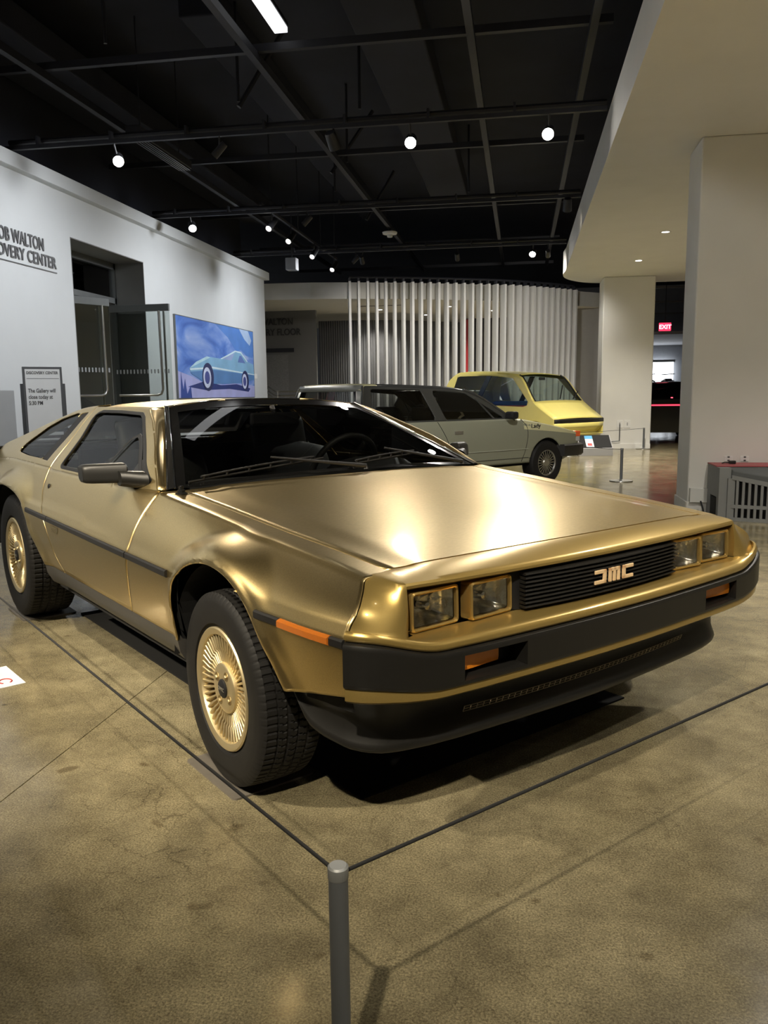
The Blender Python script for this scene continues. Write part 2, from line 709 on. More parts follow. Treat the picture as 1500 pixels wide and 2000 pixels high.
pf = []
fo = resample(DOOR_OUT[1:], 26)
for k, (x, z) in enumerate(fo):
    w = side_w(x, z)
    T = trim_pt(min(max(z, 0.822), 1.112))
    A = np.array([x, -w, z])
    B = np.array([T[0], -(T[1] + 0.003), T[2]])
    m = (A + B) / 2 + np.array([0.006, -0.004, 0.002])
    pf.append([A, 0.72 * A + 0.28 * m + np.array([0.002, -0.001, 0.001]), m, B, B + np.array([-0.012, 0.002, -0.008])])
door.grid(pf)
# corner patch of roof ahead of the rail
cp = []
xr0 = RX[0]
for t in np.linspace(0, 1, 6):
    wr = side_w(xr0, 1.105)
    w = wr * (1 - t) + 0.20 * t
    b = min(1, t / 0.3)
    zt = roof_z(xr0, w)
    z0 = 1.105 * (1 - b) + zt * b
    T = np.array([TT[0] - 0.035 * t, TT[1] * (1 - t) + 0.20 * t + 0.003, 0])
    zz = 1.112 * (1 - b) + roof_z(-1.27, T[1]) * b
    cp.append([(xr0, -w, z0), (0.5 * (xr0 + T[0]), -(0.5 * (w + T[1])), 0.5 * (z0 + zz) + 0.002), (T[0], -T[1], zz), (T[0] + 0.004, -T[1], zz - 0.012)])
door.grid(cp)
DOOR = both(door, 'gullwing_door', M_GOLD, smooth=35, weld=0.0012, out=(0, -1, 0.5), solid=0.004)

# roof centre spine
sp = []
for x in np.linspace(-1.297, -1.99, 12):
    sp.append([(x, w, roof_z(x, abs(w))) for w in np.linspace(-0.197, 0.197, 7)])
MB().grid(sp).build('roof_panel', M_GOLD, CAR, smooth=35, out=(0, 0, 1), solid=0.006)

# rear quarter
zbq = crv([-3.36, -2.85, -2.0, -1.5], [0.42, 0.40, 0.385, 0.385])
XE = lambda z: -3.28
quart, QP = flank(DRz, XE, zbq, lambda x: float(c_zf(x)) - 0.02, 130, AR, n=(16, 3, 4, 12))
sailtop = crv([-3.36, -3.1, -2.76, -2.525, -2.16, -1.98], [0.85, 0.90, 0.975, 1.028, 1.098, 1.110])
vent = [(-2.03, 0.852), (-2.14, 0.854), (-2.14, 1.074), (-2.035, 1.083)]
qwin = [(-2.135, 0.856), (-2.40, 0.857), (-2.645, 0.866), (-2.672, 0.885), (-2.64, 0.925), (-2.52, 1.000), (-2.38, 1.045), (-2.20, 1.076), (-2.15, 1.074), (-2.13, 1.03)]
# sail panel built in strips around the two openings
cells = MB()
NX, NZ = 110, 40
G = np.zeros((NX, NZ, 3))
hole = np.zeros((NX, NZ), bool)
for i in range(NX):
    for j in range(NZ):
        v = j / (NZ - 1)
        x0, z0 = 0, 0.83
        x = -2.6
        for _ in range(4):
            zt = float(sailtop(x))
            zb = float(c_zf(x)) - 0.02
            z = zb + (zt - zb) * v
            xa = float(DRz(z)) - 0.0025
            x = xa + (-3.28 - xa) * (i / (NX - 1)) ** 1.15
        p = np.array([x, z])
        for poly in (vent, qwin):
            if inside(poly, x, z):
                hole[i, j] = True
        G[i, j] = (x, 0, z)
for i in range(NX):
    for j in range(NZ):
        x, z = G[i, j, 0], G[i, j, 2]
        if hole[i, j] and not hole[max(0, i - 1):i + 2, max(0, j - 1):j + 2].all():
            best = None
            for poly in (vent, qwin):
                pl = np.array(list(poly) + [poly[0]])
                d, q = seg_dist(pl, x, z)
                if best is None or d < best[0]:
                    best = (d, q)
            x, z = best[1]
        G[i, j] = (x, -side_w(x, z), z)
quart.grid(G, keep=lambda i, j: not hole[i:i + 2, j:j + 2].all())
# top of the sail, folding over toward the louvres
st = []
for i in range(NX):
    x, y, z = G[i, -1]
    st.append([(x, y, z), (x, y + 0.012, z + 0.006), (x, y + 0.07, z + 0.010), (x, y + 0.075, z - 0.03)])
quart.grid(st)
QUART = both(quart, 'rear_quarter_panel', M_GOLD, smooth=32, weld=0.0008, out=(0, -1, 0.3), solid=0.005)


def pane(poly, off, nn=8):
    """curved pane following the flank, inset by off"""
    c = np.mean(poly, 0)
    mb = MB()
    ring = resample(poly, 60, True)
    P = []
    for k in range(60):
        P.append([(lambda q: (q[0], -(side_w(q[0], q[1]) - off), q[1]))(ring[k] * (1 - t) + c * t) for t in np.linspace(0, 1, nn)])
    mb.grid(P, closed_u=True)
    return mb


win_r, win_l = both(pane([(-1.35 + (x + 1.35) * 1.012, 0.95 + (z - 0.95) * 1.03) for x, z in WIN], 0.012), 'side_window', M_SIDEG, DOOR, smooth=60, weld=0.0005, out=(0, -1, 0))
both(pane(qwin, 0.010), 'quarter_window', M_SIDEG, QUART, smooth=60, weld=0.0005, out=(0, -1, 0))
both(pane(vent, 0.004), 'vent_strip', M_TRIM, QUART, smooth=60, weld=0.0005, out=(0, -1, 0))


def ribbon(pts, wdt, parent, name, m, off=0.0):
    """flat trim ribbon following a polyline on the flank (x,z), width in z/x plane"""
    pts = np.asarray(pts, float)
    P = []
    for k in range(len(pts)):
        a, b = pts[max(0, k - 1)], pts[min(len(pts) - 1, k + 1)]
        t = (b - a) / (np.linalg.norm(b - a) + 1e-9)
        n = np.array([-t[1], t[0]])
        row = []
        for s, h in ((-0.5, -0.004), (-0.5, off * 0.7), (-0.3, off), (0.3, off), (0.5, off * 0.7), (0.5, -0.004)):
            q = pts[k] + n * s * wdt
            row.append((q[0], -(side_w(q[0], q[1]) + h), q[1]))
        P.append(row)
    return MB().grid(P)


wloop = resample(WIN + [WIN[0]], 140)
both(ribbon(wloop, 0.013, None, '', None, 0.002), 'window_seal', M_TRIM, DOOR, smooth=40, out=(0, -1, 0))
# small opening pane frame inside the side window
tw = [(-0.84, 0.862), (-1.12, 0.985), (-1.19, 0.990), (-1.22, 0.965), (-1.24, 0.845)]
both(ribbon(resample(catmull(tw, 10), 60), 0.014, None, '', None, -0.003), 'vent_window_frame', M_TRIM, DOOR, smooth=40, out=(0, -1, 0))


def strip_part(x0, x1, parent, name='rub_strip', m=None, h=0.0125, pro=0.009):
    P = []
    for x in np.linspace(x0, x1, max(8, int(abs(x1 - x0) / 0.02))):
        zc = 0.6095 + zr(x)
        W = side_w(x, zc)
        P.append([(x, -(W + o), zc + d * h) for d, o in ((-1, -0.003), (-0.95, 0.005), (-0.6, pro), (0.6, pro), (0.95, 0.005), (1, -0.003))])
    mb = MB().grid(P)
    mb.add(P[0], [(0, 1, 2, 3, 4, 5)])
    mb.add(P[-1], [(5, 4, 3, 2, 1, 0)])
    return mb


M_STRIP = mat('rub_strip_black', (0.013, 0.0125, 0.0125), rough=0.5, spec=0.3, bump=0.03, bscale=500)
both(strip_part(-0.647, -1.615, None), 'rub_strip', M_STRIP, DOOR, smooth=40, out=(0, -1, 0))
both(strip_part(-0.275 - 0.012, -0.640, None), 'rub_strip', M_STRIP, FENDER, smooth=40, out=(0, -1, 0))
both(strip_part(0.285, 0.395, None), 'rub_strip', M_STRIP, FENDER, smooth=40, out=(0, -1, 0))
both(strip_part(0.592, 0.636, None), 'rub_strip', M_STRIP, FENDER, smooth=40, out=(0, -1, 0))
both(strip_part(-1.621, -1.975, None), 'rub_strip', M_STRIP, QUART, smooth=40, out=(0, -1, 0))
M_AMB = mat('amber_lens', (0.46, 0.13, 0.015), rough=0.18, coat=0.5, emit=(0.9, 0.25, 0.02), estr=0.0, bump=0.5, bscale=220, stretch=(3, 0.3, 0.3))
both(strip_part(0.397, 0.590, None, pro=0.013), 'side_marker_lamp', M_AMB, FENDER, smooth=40, out=(0, -1, 0))
# lock, handle pocket
lk = MB().lathe([(0.0, -0.005), (0.008, -0.005), (0.012, -0.002), (0.013, 0.003)], 20, 'y', (-1.79, -side_w(-1.79, 0.749), 0.749))
both(lk, 'door_lock', M_TRIM, DOOR, smooth=40)
hp = pane([(-1.47, 0.600), (-1.575, 0.600), (-1.57, 0.572), (-1.49, 0.570)], -0.0015)
both(hp, 'door_handle', mat('gold_recess', (0.70, 0.52, 0.22), metal=1, rough=0.25, var=0.03), DOOR, smooth=40)

# hood
hood = []
hx = np.linspace(0, 1, 40)
ys = np.r_[-np.linspace(1, 0.03, 26), np.linspace(0, 1, 27)]


def hood_z(x, y, wseam):
    e = float(c_zs(x)) + 0.001
    a = abs(y) / wseam
    zz = e + 0.021 * (1 - min(1, a) ** 2.2)
    k = 0.835 + 0.055 * (x + 0.6) / 1.15
    zz += 0.0028 * float(smooth01((k + 0.012 - a) / 0.024)) - 0.0014
    return zz


for u in hx:
    row = []
    for yy in ys:
        xb = -0.585 - 0.045 * yy ** 2
        xf = 0.598 - 0.053 * yy ** 2
        x = xb + (xf - xb) * u
        ws = float(c_ws(x)) - 0.002
        y = yy * ws
        row.append((x, y, hood_z(x, y, ws)))
    hood.append(row)
hb = MB().grid(hood)
hl = [[p, (p[0], p[1], p[2] - 0.014)] for p in (hood[0] + [])]
hb.grid(hl)
hb.grid([[p, (p[0] + 0.001, p[1], p[2] - 0.014)] for p in hood[-1]])
HOOD = hb.build('hood', M_GOLD, CAR, smooth=30, weld=0.0005, out=(0, 0, 1), solid=0.006)
# windscreen
ws_ = []
for u in np.linspace(0, 1, 24):
    row = []
    for yy in np.linspace(-1, 1, 33):
        b = np.array([-0.592 - 0.046 * yy ** 2, yy * 0.738, 0.848 - 0.024 * yy ** 2])
        t = np.array([-1.300 + 0.035 * yy ** 2, yy * 0.485, 1.138 - 0.030 * abs(yy) ** 2.4])
        p = b * (1 - u) + t * u
        p[2] += 0.014 * 4 * u * (1 - u) * 0.6
        row.append(p)
    ws_.append(row)
WS = np.array(ws_)
WIND = MB().grid(WS).build('windscreen', M_GLASS, CAR, smooth=60, out=(1, 0, 1))
# black frit border and chrome trim lines
bd = MB()


def wsp(u, y):
    i = min(22, int(u * 23))
    return None


def ws_pt(u, yy, lift=0.0):
    b = np.array([-0.592 - 0.046 * yy ** 2, yy * 0.738, 0.848 - 0.024 * yy ** 2])
    t = np.array([-1.300 + 0.035 * yy ** 2, yy * 0.485, 1.138 - 0.030 * abs(yy) ** 2.4])
    p = b * (1 - u) + t * u
    p[2] += 0.014 * 4 * u * (1 - u) * 0.6
    return p + np.array([0.45, 0, 0.9]) * lift


bd.grid([[ws_pt(u, yy, 0.002) for yy in np.linspace(-1.0, 1.0, 21)] for u in (0.895, 0.93, 0.97, 1.0)])
for s in (-1, 1):
    bd.grid([[ws_pt(u, s * (1.0 - k * (0.055 + 0.03 * u)), 0.002) for k in (0, 0.5, 1)] for u in np.linspace(0, 1, 20)])
bd.grid([[ws_pt(u, yy, 0.0022) for yy in np.linspace(-1.0, 1.0, 21)] for u in (0.0, 0.015, 0.03)])
bd.build('windscreen_border', mat('black_frit', (0.004, 0.004, 0.004), rough=0.12, coat=0.4, var=0.02), WIND, smooth=60, out=(1, 0, 1), recalc=False)
M_TRIMG = mat('black_gloss_trim', (0.008, 0.008, 0.008), rough=0.2, var=0.02)
tr = []
for k in range(16):
    t = k / 15
    A = TB + (TT - TB) * t
    B = ws_pt(t, -1.0, 0.0)
    B = np.array([B[0], -B[1], B[2]])
    tr.append([(A[0], -A[1], A[2] - 0.006), (A[0] + 0.002, -A[1] + 0.002, A[2] + 0.003), (0.5 * (A[0] + B[0]) + 0.003, -0.5 * (A[1] + B[1]), 0.5 * (A[2] + B[2]) + 0.006),
               (B[0], -B[1], B[2] + 0.005), (B[0], -B[1], B[2] - 0.002)])
both(MB().grid(tr), 'pillar_trim', M_TRIMG, WIND, smooth=50, out=(1, -1, 1))
for dd in (0.0, 1.0):
    pts = []
    for k in range(12):
        t = k / 11
        A = TB + (TT - TB) * t
        B = ws_pt(t, -1.0, 0)
        B = np.array([B[0], -B[1], B[2]])
        q = A * (1 - dd) + B * dd
        pts.append((q[0] + 0.002, -q[1], q[2] + 0.005))
    both(MB().tube(pts, 0.0022, 6), 'bright_bead', M_CHR, WIND, smooth=60)
hd = []
for yy in np.linspace(-1, 1, 21):
    a = ws_pt(1.0, yy, 0)
    w = abs(a[1])
    xr = -1.297 + 0.035 * yy ** 2
    hd.append([(a[0], a[1], a[2] - 0.004), (a[0] + 0.002, a[1], a[2] + 0.004), (a[0] - 0.012, a[1] * 1.02, a[2] + 0.006)])
MB().grid(hd).build('windscreen_header', M_TRIMG, WIND, smooth=50, out=(1, 0, 1), solid=0.003)

# ---------------------------------------------------------------- nose of the coupe
B_W = [0.889, 0.884, 0.872, 0.855, 0.833, 0.805, 0.77, 0.735, 0.69, 0.64, 0.607, 0.55, 0.48, 0.41, 0.3, 0.2, 0.1, 0.0]
B_X = [0.640, 0.650, 0.665, 0.680, 0.693, 0.704, 0.714, 0.720, 0.7265, 0.732, 0.735, 0.740, 0.744, 0.748, 0.753, 0.757, 0.7595, 0.760]
BP = np.array(list(zip(B_X, B_W)))                      # right half, from the fender seam to the middle
BPATH = resample(np.vstack([np.c_[BP[:, 0], -BP[:, 1]], np.c_[BP[::-1][1:, 0], BP[::-1][1:, 1]]]), 161)
wcor = lambda y: float(smooth01((abs(y) - 0.66) / 0.23))   # 0 on the front face, 1 at the fender seam


def path_n(path):
    t = np.gradient(path, axis=0)
    n = np.stack([-t[:, 1], t[:, 0]], 1)
    n /= np.linalg.norm(n, axis=1)[:, None]
    if n[len(n) // 2, 0] < 0:
        n = -n
    return n


BN = path_n(BPATH)
NB = len(BPATH)
ztop_b = [0.551 + 0.047 * wcor(p[1]) for p in BPATH]
zbot_b = [0.458 + 0.030 * wcor(p[1]) for p in BPATH]


def sweep(path, nor, prof):
    """prof(k) -> list of (offset, z)"""
    P = []
    for k in range(len(path)):
        P.append([(path[k, 0] + nor[k, 0] * o, path[k, 1] + nor[k, 1] * o, z) for o, z in prof(k)])
    return P


lip_x = crv([0, 0.2, 0.39, 0.62, 0.72], [0.694, 0.690, 0.681, 0.664, 0.655])
fas = MB()
# top deck of the nose
deck = []
for yy in np.linspace(-1, 1, 61):
    a = abs(yy)
    y0 = yy * 0.697
    x0 = 0.5995 - 0.053 * yy ** 2
    z0 = hood_z(x0 - 0.002, y0, 0.697) - 0.001
    y1 = yy * 0.724
    x1 = float(lip_x(abs(y1)))
    row = [(x0, y0, z0 - 0.012), (x0 + 0.001, y0, z0 - 0.001)]
    zl = 0.712
    for t in (0.1, 0.35, 0.65, 0.9):
        row.append((x0 + (x1 - x0) * t, y0 + (y1 - y0) * t, z0 + (zl - z0) * t + 0.004 * math.sin(PI * t)))
    row += [(x1 + 0.002, y1, zl - 0.001), (x1 + 0.006, y1, zl - 0.007), (x1 + 0.005, y1, zl - 0.014), (x1 - 0.004, y1, zl - 0.019), (x1 - 0.04, y1, zl - 0.020)]
    deck.append(row)
fas.grid(deck)
# corner blocks
BT_ = catmull([(0.643, 0.884, 0.612), (0.668, 0.846, 0.602), (0.686, 0.803, 0.594), (0.691, 0.762, 0.589), (0.684, 0.740, 0.587), (0.669, 0.7265, 0.586)], 6)
TP_ = catmull([(0.5525, 0.758, 0.7190), (0.588, 0.754, 0.7165), (0.622, 0.7485, 0.7135), (0.646, 0.7405, 0.7105), (0.657, 0.732, 0.708), (0.6615, 0.7240, 0.7055)], 6)
NU_ = 20
bt, tp = resample(BT_, NU_), resample(TP_, NU_)
for s in (-1, 1):
    edge = resample([deck[0 if s < 0 else -1][k] for k in (1, 2, 3, 4, 5, 6)], NU_)
    G_ = []
    for u in range(NU_):
        f = u / (NU_ - 1)
        b_, t_, d_ = bt[u].copy(), tp[u].copy(), edge[u].copy()
        b_[1] *= s
        t_[1] *= s
        out = np.array([0.7 * f + 0.3, s * (0.9 - 0.6 * f), 0.0])
        row = [b_ + out * 0.004]
        if u == 0:
            sm = []
            for v in np.linspace(0.08, 0.9, 10):
                z = b_[2] + (t_[2] - b_[2]) * v
                x = float(NSz(z)) + 0.003
                row.append(np.array([x, s * side_w(x - 0.004, z), z]))
        else:
            for v in np.linspace(0.08, 0.9, 10):
                p = b_ + (t_ - b_) * v
                k = (1 - f) ** 3
                z = p[2]
                x = float(NSz(z)) + 0.003
                q = np.array([x, s * side_w(x - 0.004, z), z])
                p0 = np.array([*(bt[0] + (tp[0] - bt[0]) * v)])
                p0[1] *= s
                row.append(p + (q - p0) * k + out * 0.006 * math.sin(PI * v) * (1 - k))
        row.append(t_ * 0.93 + d_ * 0.07 + np.array([0, 0, 0.0004]))
        row.append(t_ * 0.72 + d_ * 0.28 + np.array([0, 0, 0.0012]))
        row.append(t_ * 0.35 + d_ * 0.65 + np.array([0, 0, 0.0006]))
        row.append(d_)
        G_.append([tuple(q) for q in row])
    fas.grid(G_)
    # outer wall of the lamp recess
    last = G_[-1][:12]
    fas.grid([last, [(q[0] - 0.003, q[1] - s * 0.003, q[2]) for q in last], [(0.60, s * 0.7215, q[2]) for q in last]])
# shelf and rolled lip under the lamps
SH = []
for k in range(NB):
    p = BPATH[k]
    n = BN[k]
    w = abs(p[1])
    zt = ztop_b[k]
    row = []
    zin = 0.5835 + 0.020 * wcor(w)
    inner = np.array([0.645 + 0.02 * (1 - (w / 0.72) ** 2), p[1]]) if w < 0.72 else p - n * 0.050
    if w >= 0.7265:
        m_ = int(np.argmin(np.abs(BT_[:, 1] - min(w, 0.884))))
        fw = np.interp(min(w, 0.884), BT_[::-1, 1], BT_[::-1, 0])
        inner = np.array([fw + 0.002, math.copysign(min(w, 0.884), p[1])])
        zin = float(np.interp(min(w, 0.884), BT_[::-1, 1], BT_[::-1, 2])) + 0.001
    for t in (0.0, 0.5, 0.85):
        q = inner * (1 - t) + (p - n * 0.010) * t
        row.append((q[0], q[1], zin + (zt + 0.026 - zin) * t))
    for o, dz in ((-0.004, 0.0235), (0.001, 0.018), (0.003, 0.011), (0.001, 0.005), (-0.003, 0.001), (-0.02, 0.0)):
        row.append((p[0] + n[0] * o, p[1] + n[1] * o, zt + dz))
    SH.append(row)
fas.grid(SH)
# gold strip under the bumper
fas.grid(sweep(BPATH, BN, lambda k: [(-0.03, zbot_b[k] + 0.004), (0.002, zbot_b[k] + 0.002), (0.004, zbot_b[k] - 0.004), (0.003, zbot_b[k] - 0.017 - 0.012 * wcor(BPATH[k, 1])),
                                     (-0.006, zbot_b[k] - 0.024 - 0.012 * wcor(BPATH[k, 1])), (-0.03, zbot_b[k] - 0.024 - 0.012 * wcor(BPATH[k, 1]))]))
FASCIA = fas.build('front_fascia', M_PAINT, CAR, smooth=38, weld=0.0008, recalc=True)
# backing behind lamps and grille
bk = MB()
bk.grid([[(0.572 + 0.012 * (1 - (y / 0.72) ** 2), y, z) for y in np.linspace(-0.722, 0.722, 13)] for z in (0.575, 0.70)])
bk.build('lamp_recess', M_TRIM, FASCIA, out=(1, 0, 0))

# bumper with the two lamp pockets
PK0, PK1 = 0.408, 0.612
ks = list(range(NB))


def bump_prof(k):
    zt, zb = ztop_b[k], zbot_b[k]
    a, b = zb + 0.013, zt - 0.017
    return [(-0.02, zt - 0.001), (0.002, zt - 0.001), (0.008, zt - 0.004), (0.0105, zt - 0.010), (0.0105, b), (0.0105, 0.5 * (a + b)), (0.0105, a), (0.0105, zb + 0.009), (0.008, zb + 0.003),
            (0.002, zb), (-0.02, zb)]


# re-sample so that the pocket ends fall on path nodes
ysn = sorted(set([round(v, 5) for v in np.r_[BPATH[:, 1], PK0, PK1, -PK0, -PK1]]))
ysn = [y for y in ysn if not any(0 < abs(abs(y) - q) < 0.006 for q in (PK0, PK1))]
xi = np.array([np.interp(y, BPATH[:, 1], BPATH[:, 0]) for y in ysn])
PB = np.c_[xi, ysn]
NBn = np.stack([np.interp(ysn, BPATH[:, 1], BN[:, 0]), np.interp(ysn, BPATH[:, 1], BN[:, 1])], 1)
_zt, _zb, _bp, _bn = ztop_b, zbot_b, BPATH, BN
ztop_b = [0.551 + 0.047 * wcor(y) for y in ysn]
zbot_b = [0.458 + 0.030 * wcor(y) for y in ysn]
bump = MB()
SB = sweep(PB, NBn, bump_prof)
mid = [0.5 * (abs(ysn[i]) + abs(ysn[i + 1])) for i in range(len(ysn) - 1)]
bump.grid(SB, keep=lambda i, j: not (PK0 < mid[i] < PK1 and j in (4, 5)))
for s in (-1, 1):
    idx = [i for i, y in enumerate(ysn) if PK0 - 1e-4 <= s * y <= PK1 + 1e-4]
    dp = np.array([-0.062, 0, 0])
    t_, b_ = [np.array(SB[i][4]) for i in idx], [np.array(SB[i][6]) for i in idx]
    tb, bb = [p + dp + np.array([0, 0, -0.004]) for p in t_], [p + dp + np.array([0, 0, 0.004]) for p in b_]
    bump.grid([t_, tb, bb, b_])
    for e in (0, -1):
        bump.add([t_[e], tb[e], bb[e], b_[e]], [(0, 1, 2, 3)])
BUMPER = bump.build('front_bumper', M_BLK, CAR, smooth=38, weld=0.0005)
# amber indicators at the outer end of each pocket
for s in (-1, 1):
    ind = MB()
    pts = []
    for y in np.linspace(0.47, 0.608, 8):
        x = float(np.interp(y, BP[::-1, 1], BP[::-1, 0])) - 0.014 - 0.12 * (0.608 - y)
        pts.append([(x - 0.03, s * y, 0.527), (x, s * y, 0.527), (x + 0.002, s * y, 0.51), (x + 0.002, s * y, 0.497), (x, s * y, 0.487), (x - 0.03, s * y, 0.487)])
    ind.grid(pts)
    ind.add(pts[0], [(0, 1, 2, 3, 4, 5)])
    ind.add(pts[-1], [(0, 1, 2, 3, 4, 5)])
    ind.build('indicator_lamp', mat('indicator_amber', (0.95, 0.30, 0.02), rough=0.22, coat=0.5, bump=0.6, bscale=160, stretch=(0.3, 3, 0.3)), BUMPER, smooth=40)
ztop_b, zbot_b = _zt, _zb

# head lamps
M_REFL = mat('lamp_reflector', (0.92, 0.92, 0.90), metal=1.0, rough=0.20, bump=0.9, bscale=45, var=0.02)
M_BEZ = mat('lamp_bezel', (0.70, 0.48, 0.16), metal=0.85, rough=0.25, coat=0.4, var=0.03)


def rrect(cy, cz, hw, hh, r, n=5):
    P = []
    for qx, qz, a0 in ((1, 1, 0), (-1, 1, 90), (-1, -1, 180), (1, -1, 270)):
        for k in range(n):
            a = math.radians(a0 + 90 * k / (n - 1))
            P.append((cy + qx * (hw - r) + r * math.cos(a), cz + qz * (hh - r) + r * math.sin(a)))
    return P


def headlamp(yc, hw, xc, ang):
    zc, hh = 0.6345, 0.0500
    L = []
    for (gw, gr, dx) in ((0.0, 0.010, -0.03), (0.0, 0.010, 0.0), (0.001, 0.010, 0.006), (0.005, 0.008, 0.009), (0.009, 0.006, 0.006), (0.010, 0.005, -0.004)):
        ring = rrect(0, 0, hw - gw, hh - gw, gr)
        L.append([(dx, y, z) for y, z in ring])
    M = Matrix.Translation((xc, yc, zc)) @ Matrix.Rotation(ang, 4, 'Z') @ Matrix.Rotation(math.radians(-1.5), 4, 'Y')
    bz = MB().grid(L, closed_v=True).xform(M).build('headlight', M_BEZ, CAR, smooth=40)
    ring = rrect(0, 0, hw - 0.009, hh - 0.009, 0.006)
    # lens with vertical flutes
    ny, nz = 60, 8
    P = []
    for i in range(ny):
        y = (hw - 0.0095) * (2 * i / (ny - 1) - 1)
        P.append([(0.0035 + 0.0012 * math.cos(i * PI) * (1 if 0.12 < j / nz < 0.9 else 0) - 0.006 * (y / hw) ** 2, y, (hh - 0.0095) * (2 * j / (nz - 1) - 1)) for j in range(nz)])
    MB().grid(P).xform(M).build('lens', M_LENS, bz, smooth=25, out=(1, 0, 0))
    # reflector bowl
    R = []
    for t in np.linspace(0, 1, 9):
        rr_ = rrect(0, 0, (hw - 0.010) * (1 - 0.86 * t), (hh - 0.010) * (1 - 0.80 * t), 0.006 + 0.004 * t * (1 - t))
        R.append([(-0.006 - 0.055 * (1 - (1 - t) ** 2) ** 0.5, y, z) for y, z in rr_])
    MB().grid(R, closed_v=True).xform(M).build('reflector', M_REFL, bz, smooth=50)
    MB().lathe([(0.0, -0.055), (0.012, -0.055), (0.012, -0.030), (0.009, -0.024), (0.0, -0.022)], 14, 'x').xform(M).build('bulb_shield', M_CHR, bz, smooth=40)


for s in (-1, 1):
    headlamp(s * 0.6265, 0.0805, 0.648, -s * math.radians(2.5))
    headlamp(s * 0.443, 0.0790, 0.658, -s * math.radians(3.0))

# grille
gx = lambda y: 0.700 - 0.020 * (y / 0.34) ** 2
gb = MB()
gb.grid([[(0.655 if abs(y) > 0.36 else gx(y) - 0.014, y, z) for y in np.r_[-0.366, np.linspace(-0.342, 0.342, 15), 0.366]] for z in (0.585, 0.692)])
GR = gb.build('grille', M_TRIM, CAR, smooth=30, out=(1, 0, 0))
NSL = 9
for i in range(NSL):
    z0 = 0.5900 + (0.690 - 0.590) / NSL * i
    hgt = 0.0072
    P = []
    for y in np.linspace(-0.343, 0.343, 17):
        x = gx(y)
        P.append([(x - 0.016, y, z0 + 0.001), (x + 0.006, y, z0), (x + 0.010, y, z0 + 0.0025), (x + 0.008, y, z0 + hgt - 0.001), (x - 0.016, y, z0 + hgt + 0.0025)])
    mb = MB().grid(P)
    mb.add(P[0], [(0, 1, 2, 3, 4)])
    mb.add(P[-1], [(4, 3, 2, 1, 0)])
    mb.build('grille_slat', M_BLK, GR, smooth=30)
# emblem letters : outlined block forms on the slats
M_EMB = mat('emblem_gold', (0.95, 0.70, 0.42), metal=0.35, rough=0.35, var=0.02)
em = MB()


def eb(y0, y1, z0, z1):
    em.box(0.7095, 0.7145, -y1, -y0, z0, z1)


e0, ez0, eh, th = -0.0875, 0.6195, 0.0400, 0.0105
W3 = 0.050
cells_ = []


def rc(a, b, c, d):
    """rectangle in letter space (left,right,bottom,top), letter space runs to the car's left as seen from the front"""
    em.box(0.7095, 0.7150, e0 + a, e0 + b, ez0 + c, ez0 + d)


# D
rc(0, W3, eh - th, eh); rc(W3 - 0.0135, W3, 0, eh); rc(0, W3, 0, th)
# M
o_ = W3 + 0.0125
rc(o_, o_ + W3, eh - th, eh); rc(o_, o_ + 0.0115, 0, eh); rc(o_ + 0.0193, o_ + 0.0308, 0, eh); rc(o_ + W3 - 0.0115, o_ + W3, 0, eh)
# C
o_ = 2 * (W3 + 0.0125)
rc(o_, o_ + W3, eh - th, eh); rc(o_, o_ + 0.0135, 0, eh); rc(o_, o_ + W3, 0, th)
em.build('emblem', M_EMB, GR, bevel=0.0015)

# chin : valance and flared spoiler lip
L_W = [0.868, 0.861, 0.847, 0.820, 0.786, 0.752, 0.715, 0.683, 0.62, 0.53, 0.40, 0.3, 0.15, 0.0]
L_X = [0.384, 0.430, 0.485, 0.537, 0.572, 0.595, 0.610, 0.619, 0.633, 0.645, 0.654, 0.660, 0.668, 0.672]
LPc = np.array(list(zip(L_X, L_W)))
LP = resample(np.vstack([np.c_[LPc[:, 0], -LPc[:, 1]], np.c_[LPc[::-1][1:, 0], LPc[::-1][1:, 1]]]), 121)
LN = path_n(LP)


def chin(k):
    x, y = LP[k]
    w = abs(y)
    s = float(smooth01((w - 0.60) / 0.16))          # 0 front, 1 at the sides
    fr = float(smooth01((x - 0.36) / 0.26))
    zt = 0.437 * (1 - s) + (0.412 + 0.05 * fr) * s
    otop = 0.055 * (1 - s) + 0.012 * s
    rise = 0.058 * s * (1 - fr)
    te = min(1.0, max(0.0, (0.445 - x) / 0.062)) ** 2 * s
    prof = [(otop, zt + 0.012), (otop - 0.004, zt - 0.012), (-0.035 + 0.033 * s, 0.400 + rise * 0.5), (-0.048 + 0.038 * s, 0.368 + rise * 0.6), (-0.046 + 0.033 * s, 0.345 + rise),
            (-0.034 + 0.022 * s, 0.325 + rise), (-0.016 + 0.008 * s, 0.308 + rise), (-0.003, 0.294 + rise), (0.001, 0.284 + rise), (-0.001, 0.274 + rise), (-0.010, 0.268 + rise), (-0.06, 0.275 + rise)]
    return [(o + (otop - 0.004 - o) * te * 0.9, z + (zt - 0.004 - z) * te * 0.94) for o, z in prof]


CH = sweep(LP, LN, chin)
CHM = MB().grid(CH)
CHM.add(CH[0], [tuple(range(12))])
CHM.add(CH[-1], [tuple(range(11, -1, -1))])
CHIN = CHM.build('chin_spoiler', M_BLK, CAR, smooth=50, recalc=False, out=(1, 0, 0))
